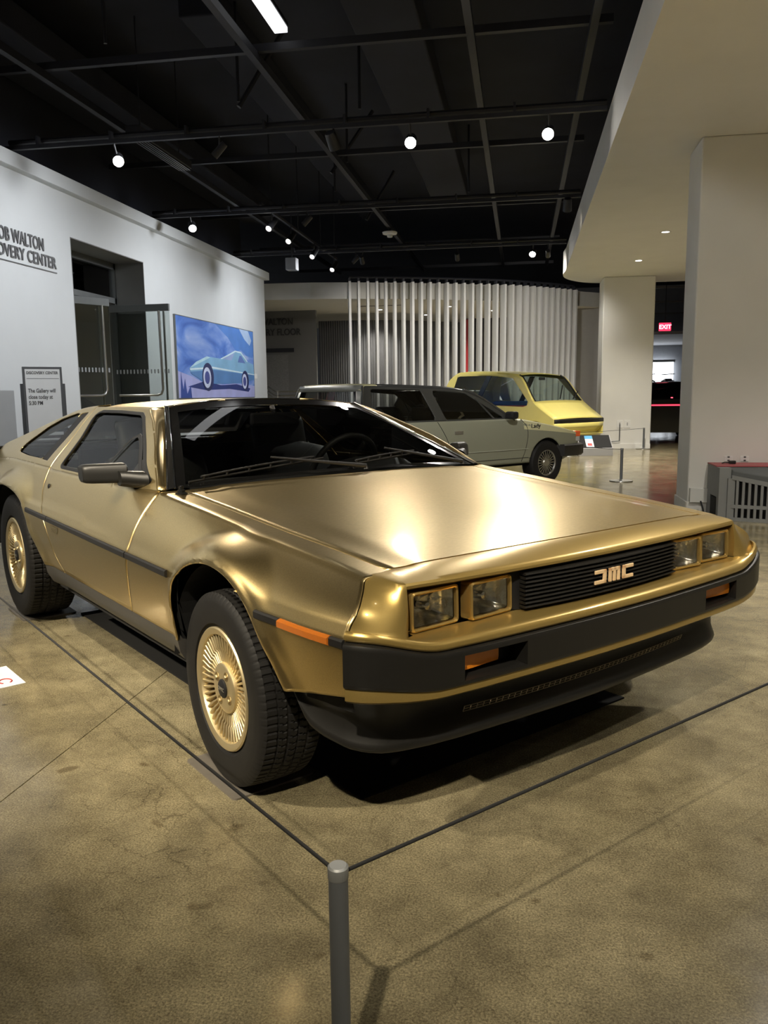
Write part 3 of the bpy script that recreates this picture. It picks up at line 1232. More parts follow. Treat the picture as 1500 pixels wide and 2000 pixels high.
# intake slot with a wire mesh strip
im = MB()
nb_ = 46
for i in range(nb_):
    y = -0.50 + 1.0 * i / (nb_ - 1)
    x = 0.630 - 0.026 * (y / 0.5) ** 2 + 0.014
    im.tube([(x, y, 0.326), (x + 0.006, y, 0.342)], 0.0016, 4)
for dz in (0.326, 0.334, 0.342):
    im.tube([(0.644 - 0.026 * (y / 0.5) ** 2 + (dz - 0.326) * 0.4, y, dz) for y in np.linspace(-0.5, 0.5, 13)], 0.0016, 4)
im.build('intake_mesh', mat('dark_wire', (0.30, 0.26, 0.19), metal=0.5, rough=0.4, var=0.05), CHIN)
ip = MB()
ip.grid([[(0.606 - 0.03 * (y / 0.5) ** 2 + o, y, z) for y in np.linspace(-0.52, 0.52, 13)] for z, o in ((0.35, 0.004), (0.40, 0.018), (0.42, 0.03))])
ip.build('intake', M_DARK, CHIN, out=(1, 0, 0))
MB().box(0.690, 0.693, 0.02, 0.032, 0.402, 0.412).build('tow_eye', M_CHR, CHIN, bevel=0.002)

# ---------------------------------------------------------------- wheels


def tyre_mesh(R, rr, hw, pitches):
    sec = []
    # inner bead -> inner sidewall -> tread -> outer sidewall -> outer bead   (h: -hw outer .. hw inner)
    side = [(rr - 0.004, 0.80), (rr + 0.006, 0.88), (rr + 0.010, 0.90), (rr + 0.012, 0.955), (rr + 0.016, 0.965), (0.5 * (rr + R) - 0.004, 1.0), (0.5 * (rr + R) + 0.012, 1.0),
            (R - 0.034, 0.985), (R - 0.031, 0.983), (R - 0.022, 0.955), (R - 0.012, 0.90), (R - 0.006, 0.84)]
    tread = np.linspace(0.80, -0.80, 45)
    sec = [(r, h * hw, -1) for r, h in side]
    for t in tread:
        sec.append((R - 0.004 * (t / 0.8) ** 2 - 0.0015, t * hw, t))
    sec += [(r, -h * hw, -1) for r, h in reversed(side)]
    n = pitches * 6
    P = []
    gro = (-0.50, -0.20, 0.12, 0.42)
    for k in range(n):
        a = 2 * PI * k / n
        row = []
        for r, h, t in sec:
            if t != -1:
                if any(abs(t - g) < 0.021 for g in gro):
                    r -= 0.0065
                else:
                    ph = (k / 6.0 + (0.5 * abs(((t * 3.1) % 1.0) - 0.5) if -0.5 < t < 0.42 else 0.0)) % 1.0
                    if ph < 0.17:
                        r -= 0.0045
            elif R - 0.023 < r < R - 0.004:
                if (k % 6) == 0:
                    r -= 0.002
            row.append((r * math.cos(a), h, r * math.sin(a)))
        P.append(row)
    return MB().grid(P, closed_u=True)


def make_wheel(R, rr, hw, N, pos, name_first):
    """right-hand wheel, outer face towards -y"""
    off = -hw + 0.006          # plane of the rim lip
    rim = MB()
    lip = rr
    prof = [(lip - 0.004, 0.16), (lip - 0.010, 0.030), (lip, 0.010), (lip + 0.001, 0.002), (lip - 0.003, -0.002), (lip - 0.012, -0.001), (lip - 0.021, 0.003), (lip - 0.0235, 0.008),
            (lip - 0.026, 0.022), (lip - 0.026, 0.06)]
    rim.lathe([(r, h + off) for r, h in prof], 96, 'y')
    # hub disc
    rim.lathe([(0.0, off + 0.0085), (0.060, off + 0.008), (0.071, off + 0.009), (0.075, off + 0.012), (0.077, off + 0.020), (0.077, off + 0.05)], 64, 'y')
    ro = lip - 0.024
    for k in range(N):
        a = 2 * PI * k / N
        ca, sa = math.cos(a), math.sin(a)
        wi, wo = 0.0027, 0.0042
        stations = [(0.070, 0.020, wi), (0.5 * (0.070 + ro) - 0.004, 0.017, 0.5 * (wi + wo)), (0.5 * (0.070 + ro) + 0.002, 0.0125, 0.5 * (wi + wo)), (ro + 0.002, 0.008, wo)]
        P = []
        for r, d, w in stations:
            row = []
            for t, dd in ((-1, 0.030), (-1, 0.002), (-0.6, 0.0), (0.6, 0.0), (1, 0.002), (1, 0.030)):
                row.append((r * ca - t * w * sa, off + d + dd, r * sa + t * w * ca))
            P.append(row)
        rim.grid(P)
    w = rim.build('wheel', M_RIM, CAR, smooth=35, loc=pos)
    # dark drum behind the fins
    MB().lathe([(0.0, off + 0.062), (ro + 0.004, off + 0.062), (ro + 0.004, off + 0.050)], 48, 'y').build('brake_drum', mat('brake_dark', (0.03, 0.025, 0.02), metal=0.5, rough=0.6, var=0.2, vscale=20), w, smooth=40)
    tyre_mesh(R, rr, hw, 80).build('tyre', M_RUB, w, smooth=38)
    MB().lathe([(0.0, off + 0.001), (0.025, off + 0.002), (0.0285, off + 0.005), (0.0285, off + 0.014)], 32, 'y').build('centre_cap', M_TRIM, w, smooth=40)
    text_obj('cap_emblem', 'DMC', mat('cap_silver', (0.5, 0.48, 0.42), metal=0.8, rough=0.3, var=0.02), 0.016, w, 0.0005, 'CENTER', (0, off + 0.0005, -0.0055), (PI / 2, 0, 0), 0, 1.2)
    for k in range(4):
        a = PI / 4 + k * PI / 2 + 0.25
        cx, cz = 0.049 * math.cos(a), 0.049 * math.sin(a)
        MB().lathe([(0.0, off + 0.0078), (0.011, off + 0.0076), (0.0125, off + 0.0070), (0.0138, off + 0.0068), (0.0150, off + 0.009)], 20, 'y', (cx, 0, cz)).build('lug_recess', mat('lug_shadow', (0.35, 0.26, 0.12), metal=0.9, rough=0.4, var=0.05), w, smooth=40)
        MB().lathe([(0.0, off + 0.0015), (0.0055, off + 0.002), (0.0062, off + 0.004), (0.0062, off + 0.012)], 6, 'y', (cx, 0, cz)).build('lug_nut', M_RIM, w)
    return w


wf_ = make_wheel(0.293, 0.184, 0.0985, 48, (0.0, -0.800, 0.299), True)
wr_ = make_wheel(0.327, 0.200, 0.118, 48, (-2.413, -0.780, 0.333), False)
wf_.rotation_euler = (0, 0, math.radians(-3))
for src in (wf_, wr_):
    c = copy_tree(src, CAR)
    c.location = (src.location[0], -src.location[1], src.location[2])
    c.rotation_euler = (0, 0, PI + src.rotation_euler[2])

# wheel wells, tub and sills
for cx, cz, r in ((0.03, 0.30, 0.385), (-2.40, 0.33, 0.42)):
    wl = MB()
    aa = np.linspace(22, 178, 22)
    pr = []
    for a in aa:
        x, z = cx + r * math.cos(math.radians(a)), cz + r * 0.99 * math.sin(math.radians(a))
        pr.append([(x, -0.885, z), (x, -0.56, z)] + [(cx + (x - cx) * t, -0.56, cz + (z - cz) * t) for t in (0.66, 0.33, 0.0)])
    wl.grid(pr)
    both(wl, 'wheel_well', M_DARK, recalc=False)
tub = MB()
tub.box(-3.1, 0.56, -0.55, 0.55, 0.24, 0.30)
tub.box(-1.95, -0.42, -0.80, 0.80, 0.24, 0.36)
tub.box(-0.50, -0.46, -0.80, 0.80, 0.30, 0.79)
tub.box(-2.00, -1.96, -0.66, 0.66, 0.30, 0.90)
tub.build('floor_pan', M_DARK, CAR)
for (xa_, xb_, za_, zb_) in ((-0.50, 0.60, 0.40, 0.70), (-1.9, -0.50, 0.36, 0.80), (-3.25, -1.9, 0.40, 0.82)):
    P = []
    for x in np.linspace(xa_, xb_, 40):
        row = []
        for z in np.linspace(za_, zb_, 12):
            row.append((x, -(side_w(x, z) - 0.03), z))
        P.append(row)
    ins_ = np.zeros((40, 12), bool)
    for A in (AF, AR):
        poly = [tuple(p) for p in A] + [(A[-1, 0], 0.0), (A[0, 0], 0.0)]
        for i in range(40):
            for j in range(12):
                if inside(poly, P[i][j][0], P[i][j][2] - 0.02):
                    ins_[i, j] = True
    both(MB().grid(P, keep=lambda i, j: not ins_[i:i + 2, j:j + 2].any()), 'inner_panel', M_DARK, recalc=False)
M_SILL = mat('sill_grey', (0.045, 0.043, 0.040), rough=0.5, bump=0.05, bscale=400)
P = []
for x in np.linspace(-1.80, -0.275, 30):
    W = side_w(x, 0.39)
    P.append([(x, -(W - 0.020), 0.388), (x, -(W - 0.003), 0.383), (x, -(W - 0.010), 0.345), (x, -(W - 0.035), 0.300), (x, -(W - 0.08), 0.270), (x, -0.60, 0.262)])
sl = MB().grid(P)
sl.add(P[0], [(0, 1, 2, 3, 4, 5)])
sl.add(P[-1], [(5, 4, 3, 2, 1, 0)])
both(sl, 'sill', M_SILL, smooth=35)
mf = MB()
mf.grid([[(-0.285, -0.86 + 0.02 * i, 0.385), (-0.27, -0.86 + 0.02 * i, 0.33), (-0.255, -0.855 + 0.02 * i, 0.27)] for i in range(8)])
both(mf, 'mud_flap', M_TRIM, solid=0.004)

# ---------------------------------------------------------------- cabin
dash = MB()
P = []
for y in np.linspace(-0.72, 0.72, 17):
    P.append([(-0.60, y, 0.80), (-0.72, y, 0.832), (-0.90, y, 0.822), (-1.00, y, 0.805), (-1.03, y, 0.77), (-1.00, y, 0.60)])
dash.grid(P)
dash.build('dashboard', M_INT, CAR, smooth=50, solid=0.01, out=(0, 0, 1))
bn = MB()
P = []
for t in np.linspace(0, 1, 12):
    y = 0.18 + 0.44 * t
    h = 0.045 * math.sin(PI * t) ** 0.5
    P.append([(-0.90, y, 0.818), (-0.95, y, 0.818 + h), (-1.04, y, 0.815 + h), (-1.07, y, 0.80)])
bn.grid(P).build('instrument_binnacle', M_INT, CAR, smooth=60)
# steering wheel
sw = MB()
th_ = math.radians(24)
C0 = Vector((-1.17, 0.37, 0.79))
axu, axv = Vector((0, 1, 0)), Vector((math.sin(th_), 0, math.cos(th_)))
ring = [C0 + axu * 0.185 * math.cos(a) + axv * 0.185 * math.sin(a) for a in np.linspace(0, 2 * PI, 41)]
sw.tube(ring, 0.015, 8, cap=False)
for a in (0, 180, 270):
    v = axu * math.cos(math.radians(a)) + axv * math.sin(math.radians(a))
    sw.tube([C0 + v * 0.02, C0 + v * 0.18], 0.012, 6)
sw.tube([C0, C0 + Vector((0.16, 0, -0.03))], 0.03, 8)
sw.build('steering_wheel', M_INT, CAR, smooth=50)


def seat(yc):
    st = MB()

    def pad(cx, cz, hx, hy, hz, tilt, r=0.05):
        m = Matrix.Translation((cx, yc, cz)) @ Matrix.Rotation(math.radians(tilt), 4, 'Y')
        g = []
        for i in range(9):
            v = -1 + 2 * i / 8
            row = []
            for k in range(28):
                a = 2 * PI * k / 28
                ex = 0.45
                cx_ = math.copysign(abs(math.cos(a)) ** ex, math.cos(a))
                cy_ = math.copysign(abs(math.sin(a)) ** ex, math.sin(a))
                sc = (1 - abs(v) ** 4) ** 0.35
                row.append(m @ Vector((hx * cx_ * sc, hy * cy_ * (0.75 + 0.25 * sc) * min(1, sc + 0.25), hz * v)))
            g.append(row)
        st.grid(g, closed_v=True)
    pad(-1.38, 0.40, 0.10, 0.24, 0.20, 82)
    pad(-1.66, 0.66, 0.075, 0.25, 0.28, -22)
    return st.build('seat', M_INT, CAR, smooth=60), pad


for yc in (-0.37, 0.37):
    s_, _ = seat(yc)
    hr = MB()
    g = []
    for i in range(11):
        v = -1 + 2 * i / 10
        sc = max(0.0, 1 - abs(v) ** 4) ** 0.4
        row = []
        for k in range(24):
            a = 2 * PI * k / 24
            cx_ = math.copysign(abs(math.cos(a)) ** 0.5, math.cos(a))
            cy_ = math.copysign(abs(math.sin(a)) ** 0.5, math.sin(a))
            row.append((-1.80 + 0.055 * cx_ * sc - 0.03 * v, yc + 0.155 * cy_ * min(1, sc + 0.15), 0.945 + 0.115 * v))
        g.append(row)
    hr.grid(g, closed_v=True).build('headrest', M_INT, s_, smooth=60)
MB().box(-1.85, -0.80, -0.13, 0.13, 0.30, 0.62).build('centre_tunnel', M_INT, CAR, bevel=0.03)
# rear-view mirror
rm = MB()
rm.box(-1.19, -1.165, -0.135, 0.115, 1.020, 1.078)
rm.build('rear_view_mirror', M_TRIM, CAR, bevel=0.01)
MB().tube([(-1.175, -0.01, 1.07), (-1.20, -0.01, 1.105)], 0.012, 8).build('mirror_stalk', M_TRIM, CAR)
# headliner and rear bulkhead opening
hlr = MB()
hlr.grid([[(x, w, roof_z(x, abs(w)) - 0.035) for w in np.linspace(-0.50, 0.50, 9)] for x in np.linspace(-1.31, -1.98, 6)])
hlr.build('headliner', M_INT, CAR, out=(0, 0, -1))
# rear glass, louvres, deck and tail
LV = MB()
NLV = 6
for i in range(NLV):
    x0 = -2.05 - i * 0.20
    z0 = float(sailtop(x0)) - 0.015
    z1 = float(sailtop(x0 - 0.17)) + 0.004
    wv = side_w(x0, z0) - 0.085
    mb = MB()
    mb.hexa([(x0, -wv, z0 - 0.006), (x0 - 0.15, -wv, z1 - 0.006), (x0 - 0.15, wv, z1 - 0.006), (x0, wv, z0 - 0.006),
             (x0, -wv, z0), (x0 - 0.15, -wv, z1), (x0 - 0.15, wv, z1), (x0, wv, z0)])
    mb.build('rear_louvre', M_TRIM, CAR, bevel=0.002)
rg = MB()
rg.grid([[(-2.0, y, 1.085), (-2.45, y, 0.94)] for y in (-0.5, 0.5)])
rg.build('rear_window', M_SIDEG, CAR, out=(0, 0, 1))
dk = MB()
dk.grid([[(x, y, min(0.82, float(sailtop(x)) - 0.10)) for y in np.linspace(-0.58, 0.58, 5)] for x in np.linspace(-2.42, -3.30, 6)])
dk.build('engine_cover', M_TRIM, CAR, out=(0, 0, 1))
tl = MB()
for y0, y1 in ((-0.78, 0.78),):
    tl.grid([[(-3.27 - 0.02 * (1 - (y / 0.8) ** 2) + o, y, z) for y in np.linspace(-0.86, 0.86, 15)] for o, z in ((0.05, 0.87), (0.0, 0.85), (-0.03, 0.60), (-0.06, 0.58), (-0.06, 0.45), (0.0, 0.36), (0.2, 0.30))])
TAIL = tl.build('rear_fascia', M_BLK, CAR, smooth=30, out=(-1, 0, 0), solid=0.01)
M_RED = mat('red_lens', (0.5, 0.02, 0.02), rough=0.2, var=0.05)
for s in (-1, 1):
    for r_ in range(2):
        for c_ in range(4):
            MB().box(-3.325, -3.30, *sorted((s * (0.45 + 0.085 * c_), s * (0.52 + 0.085 * c_))), 0.68 + 0.07 * r_, 0.74 + 0.07 * r_).build('tail_lamp', M_RED, TAIL, bevel=0.004)

# door mirrors, wipers, antenna
mh = MB()
P = []
for i, t in enumerate((0, 0.03, 0.2, 0.4, 0.6, 0.8, 0.92, 0.98, 1.0)):
    w = 0.832 + 0.140 * t
    sc = {0: 0.9, 7: 0.86, 8: 0.7, 6: 0.96}.get(i, 1.0)
    hx, hz = 0.036 * sc, (0.037 - 0.002 * t) * sc
    cx, cz = -0.868 - 0.080 * t, 0.876 - 0.002 * t
    row = []
    for k in range(28):
        a = 2 * PI * k / 28
        row.append((cx + hx * math.copysign(abs(math.cos(a)) ** 0.5, math.cos(a)) - 0.008 * math.sin(a), -w, cz + hz * math.copysign(abs(math.sin(a)) ** 0.5, math.sin(a))))
    P.append(row)
mh.grid(P, closed_v=True)
mh.add(P[-1], [tuple(range(28))])
mh.add(P[0], [tuple(range(27, -1, -1))])
M_MIR = mat('mirror_black', (0.009, 0.0088, 0.008), rough=0.42, spec=0.35, bump=0.03, bscale=800)
MR = both(mh, 'door_mirror', M_MIR, DOOR, smooth=45)
mm = MB()
P = []
for t in np.linspace(0, 1, 6):
    w = 0.790 + 0.075 * t
    hx, hz = 0.060 - 0.030 * t, 0.034 - 0.006 * t
    P.append([(-0.80 - 0.045 * t + hx * math.cos(a), -w, 0.850 + 0.008 * t + hz * math.sin(a)) for a in np.linspace(0, 2 * PI, 20, endpoint=False)])
mm.grid(P, closed_v=True)
mm.add(P[-1], [tuple(range(20))])
both(mm, 'mirror_mount', M_MIR, DOOR, smooth=45)
ms_ = pane([(-0.738, 0.838), (-0.897, 0.912), (-0.93, 0.920), (-0.95, 0.900), (-0.93, 0.838)], 0.004)
both(ms_, 'mirror_sail', M_MIR, DOOR, smooth=40)
an = MB().lathe([(0.022, 0.0), (0.022, 0.004), (0.014, 0.008), (0.013, 0.016), (0.009, 0.018), (0.008, 0.030), (0.0, 0.032)], 16, 'z', (-0.57, -0.742, float(c_zs(-0.57)) - 0.001))
an.build('antenna_base', M_TRIMG, CAR, smooth=40)


def wiper(p0, p1, q0, q1, name='wiper'):
    w = MB()
    p0, p1, q0, q1 = map(Vector, (p0, p1, q0, q1))
    w.tube([p0, p0 + Vector((0, 0, 0.012)), p1], [0.012, 0.009, 0.004], 8)
    o = w.build(name, M_TRIM, CAR, smooth=40)
    b = MB()
    mid_ = (q0 + q1) / 2
    b.tube([q0 + (q1 - q0) * t + Vector((0.006, 0, 0.008)) * (1 - (2 * t - 1) ** 2) + Vector((0.002, 0, 0.010)) for t in np.linspace(0.08, 0.92, 9)], 0.004, 6)
    for t in (0.1, 0.26, 0.42, 0.58, 0.74, 0.9):
        a = q0 + (q1 - q0) * t
        b.tube([a, a + Vector((0.006, 0, 0.014))], 0.004, 5)
    b.build('wiper_frame', M_TRIM, o, smooth=40)
    r = MB()
    r.tube([q0, q1], 0.0045, 5)
    r.build('wiper_blade', M_RUB, o)


def onws(u, y, l=0.012):
    return ws_pt(u, y, l)


wiper(ws_pt(-0.02, 0.09, 0.012), ws_pt(0.14, -0.45, 0.030), ws_pt(0.035, -0.93, 0.008), ws_pt(0.135, -0.10, 0.008))
wiper(ws_pt(-0.02, 0.86, 0.012), ws_pt(0.16, 0.37, 0.030), ws_pt(0.045, 0.02, 0.008), ws_pt(0.15, 0.66, 0.008))

# ---------------------------------------------------------------- the gallery
XW = -5.6            # face of the left wall
M_WALL = mat('white_wall', (0.66, 0.68, 0.69), rough=0.75, var=0.02, vscale=3, bump=0.03, bscale=180)
M_WALL2 = mat('cream_plaster', (0.74, 0.73, 0.69), rough=0.7, var=0.03, vscale=2.5, bump=0.03, bscale=160)
M_GREYW = mat('grey_wall', (0.16, 0.16, 0.16), rough=0.75, var=0.04, vscale=2)
M_CEIL = mat('black_ceiling', (0.017, 0.019, 0.030), rough=0.85, var=0.25, vscale=1.2)
M_STEEL = mat('black_steel', (0.021, 0.022, 0.030), rough=0.55, var=0.15, vscale=4)
M_GREY = mat('grey_metal', (0.20, 0.21, 0.21), metal=0.6, rough=0.4, var=0.05)
M_SILV = mat('satin_steel', (0.55, 0.55, 0.53), metal=1.0, rough=0.28, var=0.04)


def concrete():
    m = bpy.data.materials.new('polished_concrete')
    m.use_nodes = True
    nt = m.node_tree
    N, L = nt.nodes, nt.links
    b = N['Principled BSDF']
    tc = N.new('ShaderNodeTexCoord')

    def noise(scale, detail=6, rough=0.6, vec=None):
        n = N.new('ShaderNodeTexNoise')
        n.inputs['Scale'].default_value = scale
        n.inputs['Detail'].default_value = detail
        n.inputs['Roughness'].default_value = rough
        L.new(vec or tc.outputs['Object'], n.inputs['Vector'])
        return n

    def ramp(n, pts):
        r = N.new('ShaderNodeValToRGB')
        e = r.color_ramp.elements
        e[0].position, e[0].color = pts[0][0], (*pts[0][1], 1)
        e[1].position, e[1].color = pts[-1][0], (*pts[-1][1], 1)
        for p, c in pts[1:-1]:
            x = e.new(p)
            x.color = (*c, 1)
        L.new(n, r.inputs[0])
        return r

    def mixc(kind, fac, a, c):
        x = N.new('ShaderNodeMix')
        x.data_type = 'RGBA'
        x.blend_type = kind
        if isinstance(fac, float):
            x.inputs[0].default_value = fac
        else:
            L.new(fac, x.inputs[0])
        for k, v in ((6, a), (7, c)):
            if isinstance(v, tuple):
                x.inputs[k].default_value = (*v, 1)
            else:
                L.new(v, x.inputs[k])
        return x.outputs[2]
    big = ramp(noise(0.9, 8, 0.62).outputs['Fac'], [(0.30, (0.14, 0.120, 0.073)), (0.5, (0.225, 0.195, 0.122)), (0.72, (0.32, 0.280, 0.180))])
    mid = ramp(noise(5.5, 8, 0.7).outputs['Fac'], [(0.32, (0.50, 0.49, 0.47)), (0.68, (1.25, 1.24, 1.20))])
    col = mixc('MULTIPLY', 0.8, big.outputs[0], mid.outputs[0])
    fine = ramp(noise(200, 5, 0.75).outputs['Fac'], [(0.36, (0.34, 0.32, 0.29)), (0.50, (1.0, 1.0, 1.0)), (0.64, (1.9, 1.88, 1.78))])
    col = mixc('MULTIPLY', 0.75, col, fine.outputs[0])
    # hairline cracks
    wn = noise(3.0, 6, 0.7)
    mx = N.new('ShaderNodeVectorMath')
    mx.operation = 'MULTIPLY_ADD'
    L.new(wn.outputs['Color'], mx.inputs[0])
    mx.inputs[1].default_value = (0.22, 0.22, 0.0)
    L.new(tc.outputs['Object'], mx.inputs[2])
    vo = N.new('ShaderNodeTexVoronoi')
    vo.feature = 'DISTANCE_TO_EDGE'
    vo.inputs['Scale'].default_value = 6.5
    L.new(mx.outputs[0], vo.inputs['Vector'])
    cr = ramp(vo.outputs['Distance'], [(0.0, (0.50, 0.49, 0.47)), (0.006, (0.80, 0.80, 0.80)), (0.012, (1, 1, 1))])
    gate = ramp(noise(1.3, 3).outputs['Fac'], [(0.44, (0, 0, 0)), (0.56, (1, 1, 1))])
    col = mixc('MULTIPLY', gate.outputs[0], col, cr.outputs[0])
    # dark spots and stains
    sp = ramp(noise(9.0, 2, 0.4).outputs['Fac'], [(0.70, (1, 1, 1)), (0.76, (0.35, 0.31, 0.26))])
    col = mixc('MULTIPLY', 0.75, col, sp.outputs[0])
    L.new(col, b.inputs['Base Color'])
    rr = N.new('ShaderNodeMapRange')
    L.new(noise(4.0, 6, 0.65).outputs['Fac'], rr.inputs[0])
    rr.inputs[1].default_value, rr.inputs[2].default_value = 0.3, 0.7
    rr.inputs[3].default_value, rr.inputs[4].default_value = 0.12, 0.26
    L.new(rr.outputs[0], b.inputs['Roughness'])
    bp = N.new('ShaderNodeBump')
    bp.inputs['Strength'].default_value = 0.05
    bp.inputs['Distance'].default_value = 0.002
    L.new(noise(120, 4, 0.7).outputs['Fac'], bp.inputs['Height'])
    L.new(bp.outputs[0], b.inputs['Normal'])
    b.inputs['Specular IOR Level'].default_value = 0.6
    return m


M_CONC = concrete()
FLOOR = tag(MB().box(-10.0, 9.0, -7.0, 36.0, -0.20, -0.012).build('floor', mat('joint_dark', (0.05, 0.045, 0.035), rough=0.9, var=0.1)), kind='structure')
sx = [-10.0, -5.95, -1.47, 3.0, 9.0]
sy = [-7.0, -4.1, 0.4, 4.9, 9.4, 13.9, 18.4, 26.0, 36.0]
for i in range(len(sx) - 1):
    for j in range(len(sy) - 1):
        MB().box(sx[i] + 0.002, sx[i + 1] - 0.002, sy[j] + 0.002, sy[j + 1] - 0.002, -0.012, 0.0).build('floor_slab', M_CONC, FLOOR, recalc=False)

# left wall with the door opening
OY0, OY1, OZ = 9.69, 11.70, 3.15
wl_ = MB()
wl_.box(-6.05, XW, -7.0, OY0, 0, 3.80)
wl_.box(-6.05, XW, OY1, 17.55, 0, 3.80)
wl_.box(-6.05, XW, OY0, OY1, OZ, 3.80)
WALL_L = tag(wl_.build('wall_left', M_WALL, recalc=False), kind='structure')
tag(MB().box(-6.05, XW + 0.11, -7.0, 17.60, 3.66, 3.82).build('trim_1', M_WALL, bevel=0.006), kind='structure')
tag(MB().box(-10.0, -6.05, 17.40, 17.55, 0, 3.8).build('wall_left_return', M_WALL), kind='structure')
tag(MB().box(-6.2, -6.05, -7.0, 17.4, 3.8, 5.6).build('wall_left_upper', M_CEIL), kind='structure')
M_JAMB = mat('grey_jamb', (0.20, 0.20, 0.195), rough=0.6, var=0.03)
jb = MB()
jb.box(-6.05, XW + 0.001, OY1 - 0.012, OY1 + 0.0, 0, OZ)
jb.box(-6.05, XW + 0.001, OY0, OY0 + 0.012, 0, OZ)
jb.box(-6.05, XW + 0.001, OY0, OY1, OZ - 0.012, OZ)
tag(jb.build('trim_2', M_JAMB, recalc=False), kind='structure')
# framed glass at the back of the opening
df = MB()
for y in (OY0 + 0.012, OY1 - 0.062):
    df.box(-6.12, -6.05, y, y + 0.05, 0, OZ - 0.012)
df.box(-6.12, -6.05, OY0, OY1, 3.05, 3.14)
df.box(-6.12, -6.05, OY0, OY1, 2.55, 2.63)
DFR = tag(df.build('door_frame', M_GREY, recalc=False), kind='structure')
DFR.name = 'door_1'
M_CLEAR = glass('clear_glass', (0.80, 0.84, 0.83))
MB().box(-6.095, -6.085, OY0 + 0.06, OY1 - 0.06, 2.63, 3.05).build('transom_pane', glass('transom_glass', (0.55, 0.58, 0.58)), DFR)
# dim vestibule beyond the doors
vb = MB()
vb.box(-9.9, -9.8, 7.0, 15.0, 0, 3.6)
vb.box(-9.9, -6.05, 6.9, 7.0, 0, 3.6)
vb.box(-9.9, -6.05, 15.0, 15.1, 0, 3.6)
vb.box(-9.9, -6.05, 7.0, 15.0, 3.5, 3.6)
tag(vb.build('wall_vestibule', mat('vestibule_grey', (0.22, 0.225, 0.23), rough=0.6, var=0.1, vscale=1)), kind='structure')
spot((-7.9, 11.4, 3.44), (-7.9, 11.2, 0), LUX['V'], 150, 1.0, (1, 0.97, 0.92), 0.2)
lt = tag(MB().box(-8.2, -7.6, 11.35, 11.50, 3.46, 3.498).build('strip_light', mat('lamp_white', (1, 1, 1), emit=(1, 0.97, 0.92), estr=6.0)), 'short bright ceiling strip light seen through the doorway glass', 'light')


def glass_leaf(name, hinge, ang, wdt, label, hs=1):
    r = empty(name, hinge, ang)
    tag(r, label, 'door', 'open glass door leaves')
    MB().box(0.0, wdt, -0.006, 0.006, 0.10, 2.40).build('pane', M_CLEAR, r)
    MB().box(0.0, wdt, -0.022, 0.022, 2.40, 2.50).build('top_rail', M_GREY, r, bevel=0.003)
    MB().box(0.0, wdt, -0.022, 0.022, 0.01, 0.11).build('bottom_rail', M_GREY, r, bevel=0.003)
    h = MB()
    h.tube([(wdt - 0.14, -hs * 0.055, 2.40), (wdt - 0.13, -hs * 0.055, 1.26), (wdt - 0.16, -hs * 0.055, 1.20), (wdt - 0.22, -hs * 0.055, 1.18), (0.12, -hs * 0.055, 1.18), (0.10, 0, 1.18)], 0.018, 10)
    h.build('pull_handle', M_SILV, r, smooth=50)
    MB().tube([(wdt - 0.12, hs * 0.055, 2.40), (wdt - 0.12, hs * 0.055, 0.25)], 0.016, 10).build('pull_bar', M_SILV, r, smooth=50)
    d = MB()
    for k in range(16):
        x = 0.06 + (wdt - 0.12) * k / 15
        d.box(x, x + 0.022, -0.0075, -0.0065, 1.50, 1.56)
    d.build('safety_dots', mat('frosted_mark', (0.35, 0.37, 0.38), rough=0.6, var=0.05), r, recalc=False)
    return r


glass_leaf('glass_door', (-6.05, 11.45, 0), math.radians(-3), 0.96, 'glass door leaf standing open into the gallery beside the blue painting', 1)
glass_leaf('glass_door', (-6.07, 9.86, 0), math.radians(62), 0.90, 'glass door leaf with bright steel pull bar at the left side of the opening', 1)
# red fire cabinet glimpsed inside
tag(MB().box(-7.2, -7.0, 11.30, 11.46, 0.85, 1.20).build('red_cabinet', mat('red_paint', (0.45, 0.02, 0.02), rough=0.4, var=0.05), bevel=0.01), 'small red cabinet glimpsed inside the dark doorway', 'cabinet')

# raised lettering on the left wall
M_LET = mat('letter_grey', (0.17, 0.17, 0.175), metal=0.4, rough=0.45, var=0.04)
LR = (PI / 2, 0, PI / 2)


def wall_text(s, size, y_end, z, name='wall_lettering', depth=0.008, bold=0.0015, sx=1.0):
    o = text_obj(name, s, M_LET, size, None, depth, 'RIGHT', (XW + depth + 0.001, y_end, z), LR, bold, sx)
    return o


tag(wall_text('ROB WALTON', 0.208, 9.09, 2.875, sx=0.68), 'upper line of raised grey capital letters on the white wall', 'lettering')
tag(wall_text('DISCOVERY CENTER', 0.190, 9.325, 2.705, sx=0.84), 'lower line of raised grey capital letters above a thin rule', 'lettering')
tag(MB().box(XW, XW + 0.010, 7.0, 9.335, 2.652, 2.664).build('wall_rule', M_LET), 'thin dark rule under the lettering on the white wall', 'rule')

# blue car painting
PAINT = empty('wall_painting', (XW, 12.68, 1.13))
tag(PAINT, 'large blue print of a wedge-shaped concept car on the white wall', 'painting')


